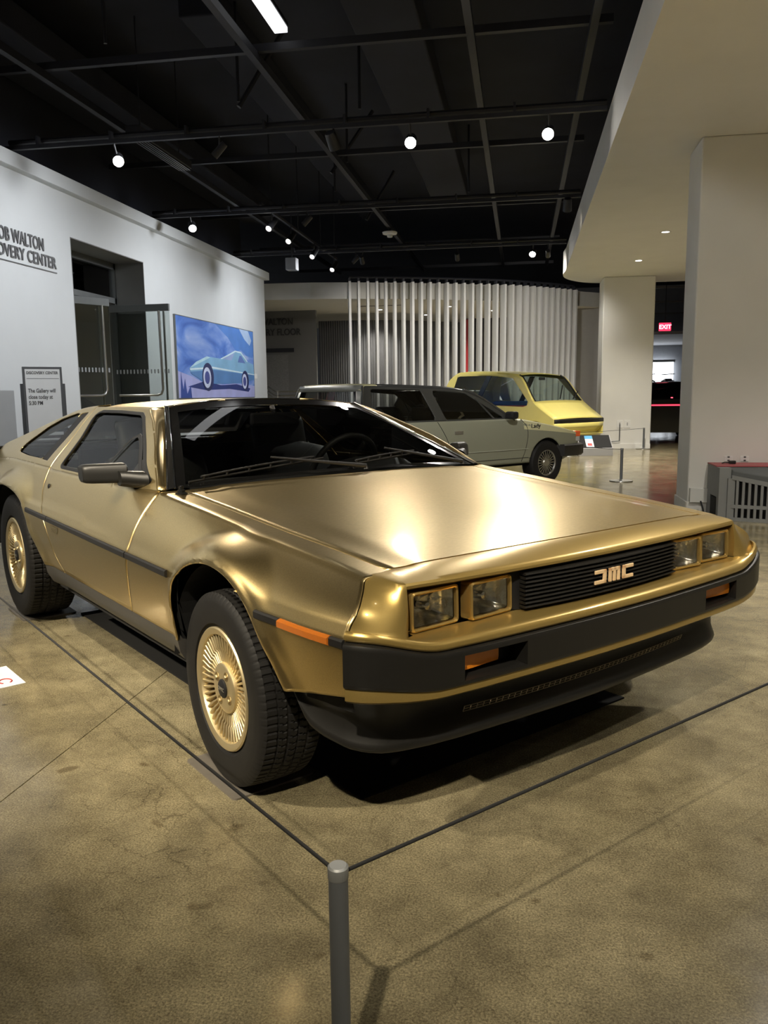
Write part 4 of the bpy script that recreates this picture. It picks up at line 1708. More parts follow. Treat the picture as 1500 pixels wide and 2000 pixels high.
def paint_mat():
    m = bpy.data.materials.new('painted_blue')
    m.use_nodes = True
    nt = m.node_tree
    N, L = nt.nodes, nt.links
    b = N['Principled BSDF']
    tc = N.new('ShaderNodeTexCoord')
    mp = N.new('ShaderNodeMapping')
    mp.inputs['Scale'].default_value = (1, 0.55, 1.3)
    mp.inputs['Rotation'].default_value = (0.55, 0, 0)
    L.new(tc.outputs['Object'], mp.inputs['Vector'])
    n = N.new('ShaderNodeTexNoise')
    n.inputs['Scale'].default_value = 1.6
    n.inputs['Detail'].default_value = 7
    n.inputs['Distortion'].default_value = 0.9
    L.new(mp.outputs[0], n.inputs['Vector'])
    r = N.new('ShaderNodeValToRGB')
    e = r.color_ramp.elements
    e[0].position, e[0].color = 0.34, (0.045, 0.13, 0.50, 1)
    e[1].position, e[1].color = 0.70, (0.52, 0.60, 0.86, 1)
    for p, c in ((0.46, (0.11, 0.24, 0.68, 1)), (0.58, (0.27, 0.40, 0.78, 1))):
        x = e.new(p)
        x.color = c
    L.new(n.outputs['Fac'], r.inputs[0])
    L.new(r.outputs[0], b.inputs['Base Color'])
    b.inputs['Roughness'].default_value = 0.5
    return m


PW, PH_ = 3.88, 1.345
MB().box(0.0, 0.035, 0, PW, 0, PH_).build('canvas', paint_mat(), PAINT)
fr = MB()
for a in ((-0.012, 0, -0.012, PH_ + 0.012), (PW, PW + 0.012, -0.012, PH_ + 0.012)):
    fr.box(0, 0.038, *a)
fr.box(0, 0.038, 0, PW, -0.012, 0)
fr.box(0, 0.038, 0, PW, PH_, PH_ + 0.012)
fr.build('frame', M_GREY, PAINT, recalc=False)


def ppoly(name, pts, m, lay):
    mb = MB()
    mb.prism([(a * PW, b_ * PH_) for a, b_ in pts], 0.0012, (0.035 + 0.0012 * lay, 0, 0), (0, 1, 0), (0, 0, 1))
    mb.build(name, m, PAINT)


C_ = lambda n, c: mat('print_' + n, c, rough=0.5, var=0.12, vscale=3)
ppoly('printed_ground', [(0.0, 0.0), (1.0, 0.0), (1.0, 0.17), (0.7, 0.20), (0.35, 0.16), (0.15, 0.27), (0.0, 0.33)], C_('ground', (0.42, 0.44, 0.78)), 0)
ppoly('printed_sweep', [(0.45, 1.0), (0.62, 0.84), (0.74, 0.66), (0.80, 0.70), (0.88, 0.62), (0.98, 0.60), (1.0, 0.72), (1.0, 1.0)], C_('sweep', (0.10, 0.25, 0.66)), 0)
ppoly('printed_glow', [(0.78, 1.0), (0.86, 0.86), (0.94, 0.78), (0.97, 0.86), (0.92, 1.0)], C_('glow', (0.45, 0.60, 0.86)), 1)
ppoly('printed_shadow', [(0.10, 0.14), (0.30, 0.10), (0.62, 0.12), (0.90, 0.08), (0.93, 0.13), (0.72, 0.19), (0.5, 0.17), (0.30, 0.22)], C_('shadow', (0.02, 0.04, 0.20)), 1)
body = [(0.125, 0.375), (0.20, 0.46), (0.33, 0.545), (0.50, 0.535), (0.60, 0.60), (0.71, 0.675), (0.80, 0.665), (0.90, 0.53), (0.99, 0.50), (1.0, 0.30), (0.90, 0.235), (0.72, 0.20), (0.42, 0.185), (0.26, 0.225), (0.14, 0.305)]
ppoly('printed_car_body', body, C_('body', (0.24, 0.47, 0.70)), 2)
ppoly('printed_car_lower', [(0.135, 0.33), (0.42, 0.375), (1.0, 0.335), (1.0, 0.27), (0.90, 0.235), (0.72, 0.20), (0.42, 0.185), (0.26, 0.225), (0.14, 0.305)], C_('lower', (0.10, 0.24, 0.52)), 3)
ppoly('printed_highlight', [(0.125, 0.37), (0.40, 0.415), (1.0, 0.350), (1.0, 0.338), (0.40, 0.390), (0.13, 0.35)], C_('light', (0.72, 0.86, 0.95)), 4)
ppoly('printed_nose', [(0.125, 0.375), (0.20, 0.46), (0.33, 0.545), (0.37, 0.535), (0.28, 0.475), (0.16, 0.395)], C_('nose', (0.50, 0.74, 0.86)), 4)
ppoly('printed_window', [(0.52, 0.535), (0.61, 0.59), (0.70, 0.64), (0.655, 0.525)], C_('win', (0.34, 0.44, 0.72)), 4)
ppoly('printed_window', [(0.745, 0.51), (0.775, 0.61), (0.80, 0.61), (0.86, 0.505)], C_('win2', (0.12, 0.20, 0.50)), 4)
ppoly('printed_pillar', [(0.50, 0.535), (0.60, 0.60), (0.71, 0.675), (0.80, 0.665), (0.90, 0.53), (0.88, 0.53), (0.79, 0.645), (0.715, 0.655), (0.61, 0.585), (0.52, 0.53)], C_('pil', (0.66, 0.84, 0.94)), 5)


def circ(cx, cz, rx, rz, n=28):
    return [(cx + rx * math.cos(2 * PI * k / n), cz + rz * math.sin(2 * PI * k / n)) for k in range(n)]


for cx, cz, rx, rz in ((0.335, 0.275, 0.070, 0.185), (0.850, 0.245, 0.055, 0.150)):
    ppoly('printed_tyre', circ(cx, cz, rx, rz), C_('tyre', (0.02, 0.03, 0.12)), 5)
    ppoly('printed_wheel', circ(cx - 0.012, cz - 0.01, rx * 0.68, rz * 0.74), C_('whl', (0.62, 0.68, 0.88)), 6)
    ppoly('printed_hub', circ(cx - 0.012, cz - 0.01, rx * 0.42, rz * 0.46), C_('hub', (0.06, 0.08, 0.30)), 7)
ppoly('printed_grass', [(0.02, 0.0), (0.03, 0.32), (0.05, 0.10), (0.07, 0.24), (0.09, 0.05), (0.13, 0.16), (0.14, 0.0)], C_('grass', (0.03, 0.07, 0.32)), 2)
tag(MB().box(XW, XW + 0.006, 16.68, 16.86, 1.52, 1.62).build('caption_card', mat('card_white', (0.85, 0.85, 0.83), rough=0.6, var=0.02)), 'tiny white caption card on the wall right of the painting', 'card')

# sign stand in front of the wall
SG = empty('sign_stand', (-5.12, 8.12, 0), math.radians(-50))
tag(SG, 'free-standing sign board with closing-time notice beside the doorway', 'sign')
M_SGN = mat('sign_grey', (0.13, 0.135, 0.14), metal=0.3, rough=0.45, var=0.03)
M_PAPER = mat('sign_paper', (0.82, 0.83, 0.83), rough=0.6, var=0.015)
M_INK = mat('sign_ink', (0.05, 0.05, 0.055), rough=0.7, var=0.02)
MB().box(-0.012, 0.012, -0.200, 0.200, 0.30, 1.49).build('frame', M_SGN, SG, bevel=0.003)
MB().box(-0.030, -0.008, -0.228, 0.228, 0.0, 1.31).build('back_stand', M_SGN, SG, bevel=0.003)
MB().box(-0.16, 0.16, -0.23, 0.23, 0.0, 0.015).build('base_plate', M_SGN, SG, bevel=0.003)
MB().box(0.012, 0.014, -0.176, 0.176, 0.70, 1.465).build('paper', M_PAPER, SG)
text_obj('heading', 'DISCOVERY CENTER', M_INK, 0.042, SG, 0.0004, 'LEFT', (0.0150, -0.162, 1.412), (PI / 2, 0, PI / 2), 0.0008, 0.82)
MB().box(0.014, 0.0146, -0.162, 0.165, 1.362, 1.366).build('rule', M_INK, SG)
for k, s_ in enumerate(('The Gallery will', 'close today at', '5:30 PM')):
    text_obj('notice', s_, M_INK, 0.060, SG, 0.0004, 'LEFT', (0.0150, -0.155, 1.215 - 0.066 * k), (PI / 2, 0, PI / 2), 0.0008, 0.72)
MB().box(0.014, 0.0146, -0.155, -0.045, 0.735, 0.752).build('footer_mark', mat('sign_red', (0.5, 0.05, 0.06), rough=0.7, var=0.02), SG)
tag(MB().box(-5.55, -5.20, 6.8, 7.72, 0, 1.24).build('grey_plinth', mat('plinth_grey', (0.36, 0.37, 0.38), rough=0.6, var=0.03), bevel=0.006), 'plain grey plinth against the white wall left of the sign stand', 'plinth')

# ceiling, soffit and columns
tag(MB().box(-10, 9, -7, 36, 5.5, 5.6).build('ceiling', M_CEIL), kind='structure')
so = MB()
ol = [(0.80, -7.0)] + [(0.80, y) for y in np.linspace(-3, 16.0, 12)]
cc = [(0.80, 16.0), (0.775, 16.6), (0.85, 17.1), (1.02, 17.5), (1.30, 17.85), (1.75, 18.05), (2.6, 18.15), (4.2, 18.0), (6.0, 17.3), (9.0, 16.0)]
ol += [tuple(p) for p in catmull(cc, 5)[1:]]
ol += [(9.0, -7.0)]
so.prism(ol, 0.42, (0, 0, 3.42), (1, 0, 0), (0, 1, 0))
tag(so.build('ceiling_soffit', M_WALL2, smooth=30), kind='structure')
tag(MB().box(1.60, 2.60, 17.10, 18.0, 0, 3.42).build('column_1', M_WALL2, bevel=0.02), kind='structure')
tag(MB().box(1.585, 3.6, 8.05, 8.62, 0, 3.42).build('column_2', M_WALL2, bevel=0.015), kind='structure')
bb = MB()
bb.box(1.575, 3.6, 8.035, 8.05, 0.0, 0.10)
bb.box(1.570, 1.585, 8.05, 8.62, 0.0, 0.10)
tag(bb.build('baseboard_right', M_WALL2, recalc=False), kind='structure')
tag(MB().box(1.60, 1.76, 8.00, 8.05, 0.10, 0.235).build('wall_raceway', mat('raceway_white', (0.70, 0.70, 0.66), rough=0.5, var=0.02), bevel=0.004), 'white cable raceway box at the foot of the near column', 'cable box')
tag(MB().box(1.60, 2.60, 17.08, 17.10, 0, 0.10).build('baseboard_far', M_WALL2), kind='structure')
tag(MB().box(8.8, 9.0, -7, 36, 0, 5.5).build('wall_right', M_WALL2), kind='structure')
tag(MB().box(-10, 9, -7.2, -7.0, 0, 5.5).build('wall_rear', M_WALL), kind='structure')
tag(MB().box(-10, 9, 35.9, 36.0, 0, 5.5).build('wall_back', mat('far_grey', (0.30, 0.31, 0.33), rough=0.8, var=0.05)), kind='structure')

# curved screen of white fins
CURVE = catmull([(-3.80, 18.10), (-2.83, 18.40), (-1.95, 18.75), (-1.05, 19.17), (-0.24, 19.61), (0.52, 20.22), (1.24, 20.94)], 12)
SCR = empty('slat_screen', (0, 0, 0))
tag(SCR, 'curved screen of tall white vertical fins hanging behind the parked cars', 'screen')
M_FIN = mat('fin_white', (0.70, 0.70, 0.68), rough=0.6, var=0.02)
NF = 30
cs = resample(CURVE, NF)
ct = np.gradient(cs, axis=0)
fin_me = MB().box(-0.025, 0.025, -0.115, 0.115, 0.0, 3.64).mesh('fin', M_FIN)
clip_me = MB().box(-0.02, 0.02, -0.05, 0.05, 3.64, 3.72).mesh('hanger', M_STEEL)
for k in range(NF):
    a = math.atan2(ct[k, 1], ct[k, 0])
    for nm, me in (('fin', fin_me), ('hanger', clip_me)):
        f = bpy.data.objects.new(nm, me)
        COL.objects.link(f)
        f.parent = SCR
        f.location = (cs[k, 0], cs[k, 1], 0)
        f.rotation_euler = (0, 0, a)
MB().tube([(x, y, 3.74) for x, y in cs], 0.025, 6).build('track', M_STEEL, SCR)
# soffit above and behind the screen
s2 = [(-9.9, 18.1)] + [(-5.6, 18.1), (-4.7, 18.15)] + [(x - 0.05, y + 0.25) for x, y in CURVE] + [(2.0, 21.9), (2.6, 23.4), (2.6, 26.0), (-9.9, 26.0)]
s2m = MB().prism(s2, 0.36, (0, 0, 3.30), (1, 0, 0), (0, 1, 0))
tag(s2m.build('ceiling_lobby', mat('lobby_white', (0.62, 0.61, 0.57), rough=0.8, var=0.02)), kind='structure')
tag(MB().box(-4.0, -2.9, 19.9, 19.96, 3.292, 3.302).build('slot_diffuser', M_STEEL), 'narrow black slot diffuser in the lobby ceiling', 'vent')
# dark ribbed curved wall
rb = []
for k in range(0, 241):
    t = k / 240
    x = -5.35 + 3.7 * t
    y = 21.4 + 1.5 * t + 0.5 * math.sin(PI * t) * -1
    d = 0.02 if (k // 2) % 2 else 0.0
    rb.append([(x + d * 0.4, y - d, 0.0), (x + d * 0.4, y - d, 3.10)])
tag(MB().grid(rb).build('wall_ribbed', mat('ribbed_dark', (0.085, 0.087, 0.09), rough=0.6, var=0.05), recalc=False, solid=0.02), kind='structure')
tag(MB().box(-9.9, -5.2, 20.5, 20.6, 0, 3.30).build('wall_lobby', M_GREYW), kind='structure')
text_l = mat('dim_letter', (0.045, 0.045, 0.047), rough=0.6, var=0.03)
for s_, zz, yy, lab in (('ROB WALTON', 2.955, -5.79, 'upper line of dark letters on the dim lobby wall'), ('INDUSTRY FLOOR', 2.69, -5.60, 'lower line of dark letters on the dim lobby wall')):
    o = text_obj('lobby_lettering', s_, text_l, 0.235, None, 0.01, 'RIGHT', (yy, 20.485, zz), (PI / 2, 0, 0), 0.003, 0.84)
    tag(o, lab, 'lettering')
tag(MB().box(-7.4, -5.79, 20.46, 20.49, 2.26, 2.36).build('directory_bar', M_STEEL), 'dark header bar of the directory on the lobby wall', 'sign')
tag(MB().box(-7.4, -5.95, 20.485, 20.495, 0.9, 2.20).build('wall_directory', mat('directory_grey', (0.19, 0.19, 0.19), rough=0.7, var=0.25, vscale=14, stretch=(1.2, 1, 6))), 'faint printed directory board under the dark bar', 'sign')
# stair railing
rl = empty('stair_railing', (-6.2, 19.3, 0))
tag(rl, 'steel stair handrail in the dim lobby', 'railing')
for k in range(3):
    z = 1.05 + 0.10 * k
    MB().tube([(-0.35, 0.1, z + 0.38), (0.25, 0, z), (0.95, 0, z)], 0.016, 6).build('rail', M_SILV, rl)
MB().tube([(0.95, 0, 0), (0.95, 0, 1.27)], 0.02, 6).build('post', M_SILV, rl)
MB().tube([(0.30, 0, 0), (0.30, 0, 1.27)], 0.02, 6).build('post', M_SILV, rl)
# red panel behind the fins, distant bright windows
tag(MB().box(-1.62, -1.45, 22.6, 22.7, 0, 3.15).build('red_banner', mat('red_wall', (0.32, 0.015, 0.02), rough=0.5, var=0.05)), 'tall narrow deep red banner glimpsed between the white fins', 'banner')
tag(MB().box(0.75, 0.83, 23.0, 23.1, 0, 2.9).build('red_banner', mat('red_wall', (0.32, 0.015, 0.02))), 'thin red strip glimpsed near the right end of the fins', 'banner')
tag(MB().box(1.40, 2.1, 22.0, 22.2, 0, 3.30).build('wall_stub', mat('stub_grey', (0.34, 0.33, 0.31), rough=0.75, var=0.03)), kind='structure')
tag(MB().box(-1.7, 1.4, 24.0, 24.1, 0, 3.30).build('wall_dark_far', mat('far_dark', (0.06, 0.06, 0.065), rough=0.7, var=0.1)), kind='structure')

# ---------------------------------------------------------------- ceiling steelwork and lamps
for x in (-4.86, -2.60, -0.50, 0.60):
    tag(MB().box(x - 0.035, x + 0.035, -6.8, 22.0, 4.38, 4.46).build('ceiling_channel', M_STEEL),
        {-4.86: 'black ceiling channel nearest the left wall', -2.60: 'black ceiling channel over the gold coupe', -0.50: 'second black ceiling channel from the white soffit', 0.60: 'black ceiling channel right beside the white soffit'}[x],
        'beam', 'long ceiling channels')
for k, y in enumerate((1.1, 4.6, 8.1, 11.6, 15.1, 18.6, 22.0)):
    tag(MB().box(-6.0, 0.78, y - 0.03, y + 0.03, 4.46, 4.53).build('cross_channel', M_STEEL), ('first', 'second', 'third', 'fourth', 'fifth', 'sixth', 'seventh')[k] + ' black ceiling cross channel counted from the viewpoint', 'beam', 'cross channels')
for k, (x, y0, y1, z, w, h) in enumerate(((-1.4, 6.5, 16.0, 4.85, 0.35, 0.3), (-3.5, 9.0, 20.0, 5.25, 0.25, 0.25), (-5.4, 6.0, 17.0, 4.75, 0.4, 0.3))):
    tag(MB().box(x - w, x + w, y0, y1, z, z + h).build('air_duct', M_CEIL, bevel=0.02), ('wide black air duct above the middle spotlight', 'black air duct above the row of track heads', 'black air duct running over the left wall')[k], 'duct', 'black ducts')
for k, (x, y) in enumerate(((-3.2, 9.3), (-2.5, 11.9), (-1.9, 9.8), (-3.05, 13.5), (-0.9, 14.0), (-3.9, 7.6))):
    tag(MB().tube([(x, y, 4.45), (x, y, 5.5)], 0.018, 6).build('hanger_rod', M_STEEL), 'thin black ceiling hanger rod, ' + ('beside the batten fixture', 'over the hatchback', 'left of the middle spotlight', 'among the small cylinder heads', 'behind the middle spotlight', 'nearest the fluorescent fixture')[k], 'rod', 'hanger rods')
for k, (x, y, dx) in enumerate(((-3.3, 9.6, 0.5), (-2.9, 12.6, 0.6), (-3.0, 16.0, 0.5))):
    tag(MB().tube([(x, y, 4.5), (x + dx, y + 0.3, 5.45)], 0.03, 6).build('diagonal_brace', M_STEEL), ('nearest', 'middle', 'farthest')[k] + ' slanting black brace under the dark ceiling', 'brace', 'braces')
TRY = (8.47, 12.0, 15.55, 4.95, 1.4, -2.1)
TLAB = ('black lighting track carrying the three brightest spotlights', 'black lighting track carrying the small bright spotlight near the left wall', 'black lighting track carrying the spotlight near the rounded soffit end',
        'black lighting track above the coupe', 'black lighting track over the foreground rope', 'black lighting track behind the viewpoint')
for y, lab in zip(TRY, TLAB):
    t = MB()
    t.box(-5.58, 0.78, y - 0.022, y + 0.022, 3.83, 3.87)
    t.tube([(-5.58, y + 0.07, 3.93), (0.78, y + 0.07, 3.93)], 0.028, 8)
    for x in np.arange(-5.2, 0.7, 0.85):
        t.box(x - 0.012, x + 0.012, y - 0.02, y + 0.10, 3.86, 3.96)
    tag(t.build('lighting_track', M_STEEL), lab, 'track')

M_HEAD = mat('lamp_head', (0.03, 0.03, 0.035), rough=0.45, var=0.05)
HEADS = []


def lamp_glow(col, s):
    return mat('glow_%d_%d' % (int(s), int(col[2] * 100)), (1, 1, 1), emit=col, estr=s)


def track_head(pos, target, label, power, deg=46, col=(1, 0.90, 0.72), glow=60.0, r=0.062, ln=0.17, blend=0.7, soft=0.05, body=None):
    """a spotlight head: barrel, lens and yoke hung below a track"""
    p, t = Vector(pos), Vector(target)
    d = (t - p).normalized()
    root = empty('spotlight', pos)
    tag(root, label, 'spotlight', 'ceiling spotlights')
    q = d.to_track_quat('Z', 'Y').to_matrix().to_4x4()
    b = MB().lathe([(0.0, -ln), (r * 0.8, -ln), (r * 0.92, -ln + 0.02), (r, -0.02), (r, 0.0), (r * 0.9, 0.0), (r * 0.86, -0.03)], 20, 'z').xform(q)
    b.build('barrel', body or M_HEAD, root, smooth=40)
    lm = MB().lathe([(0.0, -0.024), (r * 0.86, -0.024)], 20, 'z').xform(q)
    lm.build('lens', lamp_glow(col, glow), root)
    c = -d * (ln * 0.5)
    ty_ = min(TRY, key=lambda v: abs(v - p.y))
    near = abs(ty_ - p.y) < 0.3
    ty_ = ty_ - p.y if near else c.y
    MB().tube([c, (c.x, 0.5 * (c.y + ty_), 3.76 - p.z), (c.x, ty_, (3.829 if near else 3.969) - p.z)], 0.010, 6).build('yoke', M_HEAD, root)
    if power > 0:
        s = spot(p + d * 0.02, target, power, deg, blend, col, soft)
        s.name = 'lamp'
    return root


WARM = (1.0, 0.88, 0.68)
NEUT = (1.0, 0.95, 0.88)
track_head((-4.28, 8.48, 3.65), (-1.6, 3.6, 0.5), 'brightest warm spotlight near the left wall', LUX['A'], 50, WARM, 90)
track_head((-1.13, 8.48, 3.65), (-0.9, 3.4, 0.6), 'bright white spotlight above the middle of the room', LUX['B'], 50, NEUT, 90)
track_head((0.225, 8.48, 3.65), (-0.4, 3.0, 0.6), 'bright white spotlight nearest the soffit edge', LUX['C'], 50, NEUT, 90)
track_head((-4.92, 12.0, 3.66), (-3.2, 8.6, 0.8), 'small bright spotlight close to the left wall top', 60, 50, NEUT, 60)
track_head((0.17, 15.55, 3.66), (-0.5, 11.5, 0.8), 'bright spotlight above the yellow van', 120, 55, NEUT, 70)
# heads behind and above the viewpoint that light the coupe
track_head((-0.35, -1.30, 3.65), (-0.4, 2.6, 0.4), 'spotlight behind the viewpoint aimed at the coupe nose', LUX['D'], 40, WARM, 40, blend=0.9)
track_head((-3.9, 0.2, 3.66), (-1.3, 3.0, 0.5), 'spotlight high at the left aimed at the coupe flank', LUX['E'], 42, WARM, 40, blend=0.9)
track_head((-2.2, 1.40, 3.66), (-1.9, 4.2, 0.5), 'spotlight above the rope aimed at the coupe rear', LUX['F'], 50, WARM, 40)
track_head((0.55, 1.40, 3.66), (0.4, 3.6, 0.3), 'spotlight above the right rope aimed at the floor', LUX['G'], 56, WARM, 40)
# wall washers
for k, (x, y) in enumerate(((-3.2, 4.95), (-3.2, 8.47), (-3.2, 12.0), (-3.2, 15.55))):
    track_head((x, y, 3.64), (-5.6, y + 0.2, 1.5), ('first', 'second', 'third', 'last')[k] + ' of the dim wall-washing heads facing the left wall', LUX['W'], 125, (0.93, 0.96, 1.0), 2.0, r=0.04, blend=1.0, soft=0.2)
track_head((0.3, -2.1, 3.64), (2.3, 8.0, 1.9), 'fill spotlight added behind the viewpoint to brighten the near column', LUX['P'], 40, NEUT, 10, blend=1.0, soft=0.1)  # extra head, out of view, added to lift the column front
# fill heads added on the track to brighten the fin screen
for k, (x, y, tx, ty) in enumerate(((-3.0, 15.55, -3.0, 18.4), (-1.2, 15.55, -1.2, 19.2), (0.45, 15.55, 0.6, 20.4))):
    track_head((x, y, 3.62), (tx, ty, 1.4), ('left', 'middle', 'right')[k] + ' of the added fill heads brightening the fin screen', LUX['K'], 95, NEUT, 2.0, r=0.045, blend=1.0, soft=0.12)
tl_ = MB().box(-3.90, -3.86, 12.1, 17.2, 3.97, 4.01)
for y in (12.6, 14.2, 15.8, 17.0):
    tl_.tube([(-3.88, y, 4.0), (-3.88, y, 5.5)], 0.01, 5)
tag(tl_.build('lighting_track', M_STEEL), 'short lighting track with the row of small cylinder heads', 'track')
# small cylinder heads in a row towards the lobby
for k, (x, y) in enumerate(((-3.88, 12.47), (-3.88, 13.55), (-3.88, 15.12), (-3.88, 16.75))):
    track_head((x, y, 3.70), (x - 0.6, y - 3.2, 1.2), ('nearest', 'second', 'third', 'farthest')[k] + ' of the small cylinder heads in a row towards the lobby', 25, 50, NEUT, 9, r=0.05, ln=0.30)
# heads for the cars behind
track_head((0.45, 4.95, 3.64), (-0.5, 10.2, 0.8), 'fill spotlight added above the coupe to brighten the sage hatchback', LUX['H1'], 44, NEUT, 12)  # extra head placed so the dark hatchback side gets light
track_head((-1.9, 8.47, 3.64), (-1.2, 11.0, 0.9), 'second spotlight aimed at the sage hatchback', LUX['H1'] * 0.4, 60, NEUT, 4)
track_head((1.0 - 0.4, 12.0, 3.66), (0.6, 14.0, 0.8), 'spotlight aimed at the yellow van bonnet', LUX['H2'], 60, WARM, 12)
# grey projector, smoke detector, wall-wash batten
pj = empty('grey_speaker', (-4.26, 15.1, 3.58))
tag(pj, 'small pale grey box speaker hung below the ceiling near the lobby', 'speaker')
MB().box(-0.10, 0.10, -0.10, 0.10, -0.11, 0.11).build('cabinet', mat('pale_grey', (0.35, 0.36, 0.38), rough=0.5, var=0.03), pj, bevel=0.01)
MB().tube([(0, 0, 0.10), (0, 0, 0.885)], 0.014, 6).build('rod', M_STEEL, pj)
sd = empty('smoke_detector', (-2.60, 16.35, 4.30))
tag(sd, 'round white smoke detector under the dark ceiling', 'detector')
MB().lathe([(0.0, -0.08), (0.05, -0.075), (0.06, -0.03), (0.14, -0.015), (0.15, 0.02), (0.0, 0.02)], 24, 'z').build('housing', mat('detector_white', (0.75, 0.75, 0.73), rough=0.5, var=0.02), sd, smooth=40)
MB().tube([(0, 0, 0.02), (0, 0, 0.10)], 0.02, 6).build('stem', M_STEEL, sd)
bt_ = empty('linear_fixture', (-4.45, 9.2, 4.15))
tag(bt_, 'long ribbed black batten fixture behind the warm spotlight', 'fixture')
MB().box(-0.09, 0.09, 0, 1.5, 0, 0.10).build('housing', M_HEAD, bt_, bevel=0.008)
for y in (0.2, 1.3):
    MB().tube([(0, y, 0.09), (0, y, 1.345)], 0.008, 6).build('rod', M_STEEL, bt_)
for k in range(5):
    MB().box(-0.08 + 0.035 * k, -0.065 + 0.035 * k, 0.02, 1.48, -0.02, 0.0).build('rib', M_STEEL, bt_)
ff = empty('fluorescent_fixture', (-2.32, 6.3, 4.6))
tag(ff, 'pale linear fluorescent fixture at the top edge of the view', 'light')
MB().box(-0.065, 0.065, 0, 1.76, 0.0, 0.05).build('diffuser', mat('diffuser_white', (0.9, 0.9, 0.9), emit=(0.95, 0.97, 1.0), estr=0.55), ff, bevel=0.004)
MB().box(-0.072, 0.072, -0.005, 1.765, 0.05, 0.09).build('housing', M_STEEL, ff)
for y in (0.2, 1.5):
    MB().tube([(0, y, 0.085), (0, y, 0.895)], 0.008, 6).build('rod', M_STEEL, ff)


def downlight(x, y, z, label, e=8.0, r=0.075, power=0.0):
    root = empty('downlight', (x, y, z))
    tag(root, label, 'light', 'recessed downlights')
    MB().lathe([(r * 0.72, -0.002), (r, -0.004), (r * 1.12, 0.0)], 24, 'z').build('trim_ring', mat('ring_white', (0.6, 0.6, 0.58), rough=0.4, var=0.02), root, smooth=40)
    MB().lathe([(0, -0.0015), (r * 0.74, -0.0015)], 24, 'z').build('lens', lamp_glow((1, 0.96, 0.88), e), root)
    if power:
        spot((x, y, z - 0.02), (x, y, 0), power, 120, 1.0, (1, 0.94, 0.84), 0.07)


downlight(2.02, 12.57, 3.42, 'recessed downlight in the soffit beside the near column', 2.5, power=LUX['S1'])
downlight(2.00, 15.14, 3.42, 'bright recessed downlight in the soffit over the far column', 8, power=LUX['S1'])
downlight(2.0, 5.0, 3.42, 'recessed downlight in the soffit in front of the near column', 4, power=LUX['S1'])
for k, (x, y) in enumerate(((2.0, 1.0), (2.0, -3.0), (5.0, 3.0), (5.0, 7.0), (5.0, 11.5), (5.2, 15.0))):  # unseen extra downlights, added for bounce on soffit and columns
    downlight(x, y, 3.42, ('first', 'second', 'third', 'fourth', 'fifth', 'sixth')[k] + ' fill downlight added out of view in the soffit at the right', 6, power=LUX['S1'] * (0.4 if k < 2 else 1.0))
for k, (x, y) in enumerate(((-3.6, 20.9), (-1.8, 20.6), (-2.6, 22.6), (-0.75, 21.9), (0.4, 22.0))):
    downlight(x, y, 3.30, ('leftmost', 'second', 'third', 'fourth', 'rightmost')[k] + ' downlight in the lobby ceiling behind the fins', 7, 0.08, power=LUX['S2'])

# ---------------------------------------------------------------- background vehicles


def side_sheet(x0, x1, zlo, zhi, wfun, holes=(), arches=(), nx=80, nz=16):
    """right-hand side skin (y=-w) over x0..x1 with holes and arches snapped to their outlines"""
    G = np.zeros((nx, nz, 3))
    cut = np.zeros((nx, nz), bool)
    polys = [list(map(tuple, h)) for h in holes] + [list(map(tuple, a)) for a in arches]
    for i in range(nx):
        x = x0 + (x1 - x0) * i / (nx - 1)
        for j in range(nz):
            z = zlo(x) + (zhi(x) - zlo(x)) * j / (nz - 1)
            G[i, j] = (x, 0, z)
            cut[i, j] = any(inside(p, x, z) for p in polys)
    for i in range(nx):
        for j in range(nz):
            x, z = G[i, j, 0], G[i, j, 2]
            if cut[i, j] and not cut[max(0, i - 1):i + 2, max(0, j - 1):j + 2].all():
                best = None
                for p in polys:
                    d, q = seg_dist(np.array(p + [p[0]]), x, z)
                    if best is None or d < best[0]:
                        best = (d, q)
                x, z = best[1]
            G[i, j] = (x, -wfun(x, z), z)
    return MB().grid(G, keep=lambda i, j: not cut[i:i + 2, j:j + 2].all()), G


def mirror_pair(mb, name, m, root, **kw):
    a = mb.build(name, m, root, **kw)
    kl = dict(kw)
    if 'out' in kw:
        kl['out'] = (kw['out'][0], -kw['out'][1], kw['out'][2])
    b = mb.mirror_y().build(name, m, root, **kl)
    return a, b


def flat_pane(poly, wfun, off, m, name, root):
    P = [(x, -(wfun(x, z) - off), z) for x, z in resample(poly, 24, True)]
    mb = MB()
    c = np.mean(P, 0)
    mb.add(P + [tuple(c)], [(k, (k + 1) % 24, 24) for k in range(24)])
    return mirror_pair(mb, name, m, root, smooth=60, out=(0, -1, 0))


def arch_poly(cx, cz, r, n=24):
    return [(cx + r * math.cos(a), cz + r * math.sin(a)) for a in np.linspace(0, PI, n)] + [(cx - r, cz - 0.4), (cx + r, cz - 0.4)]


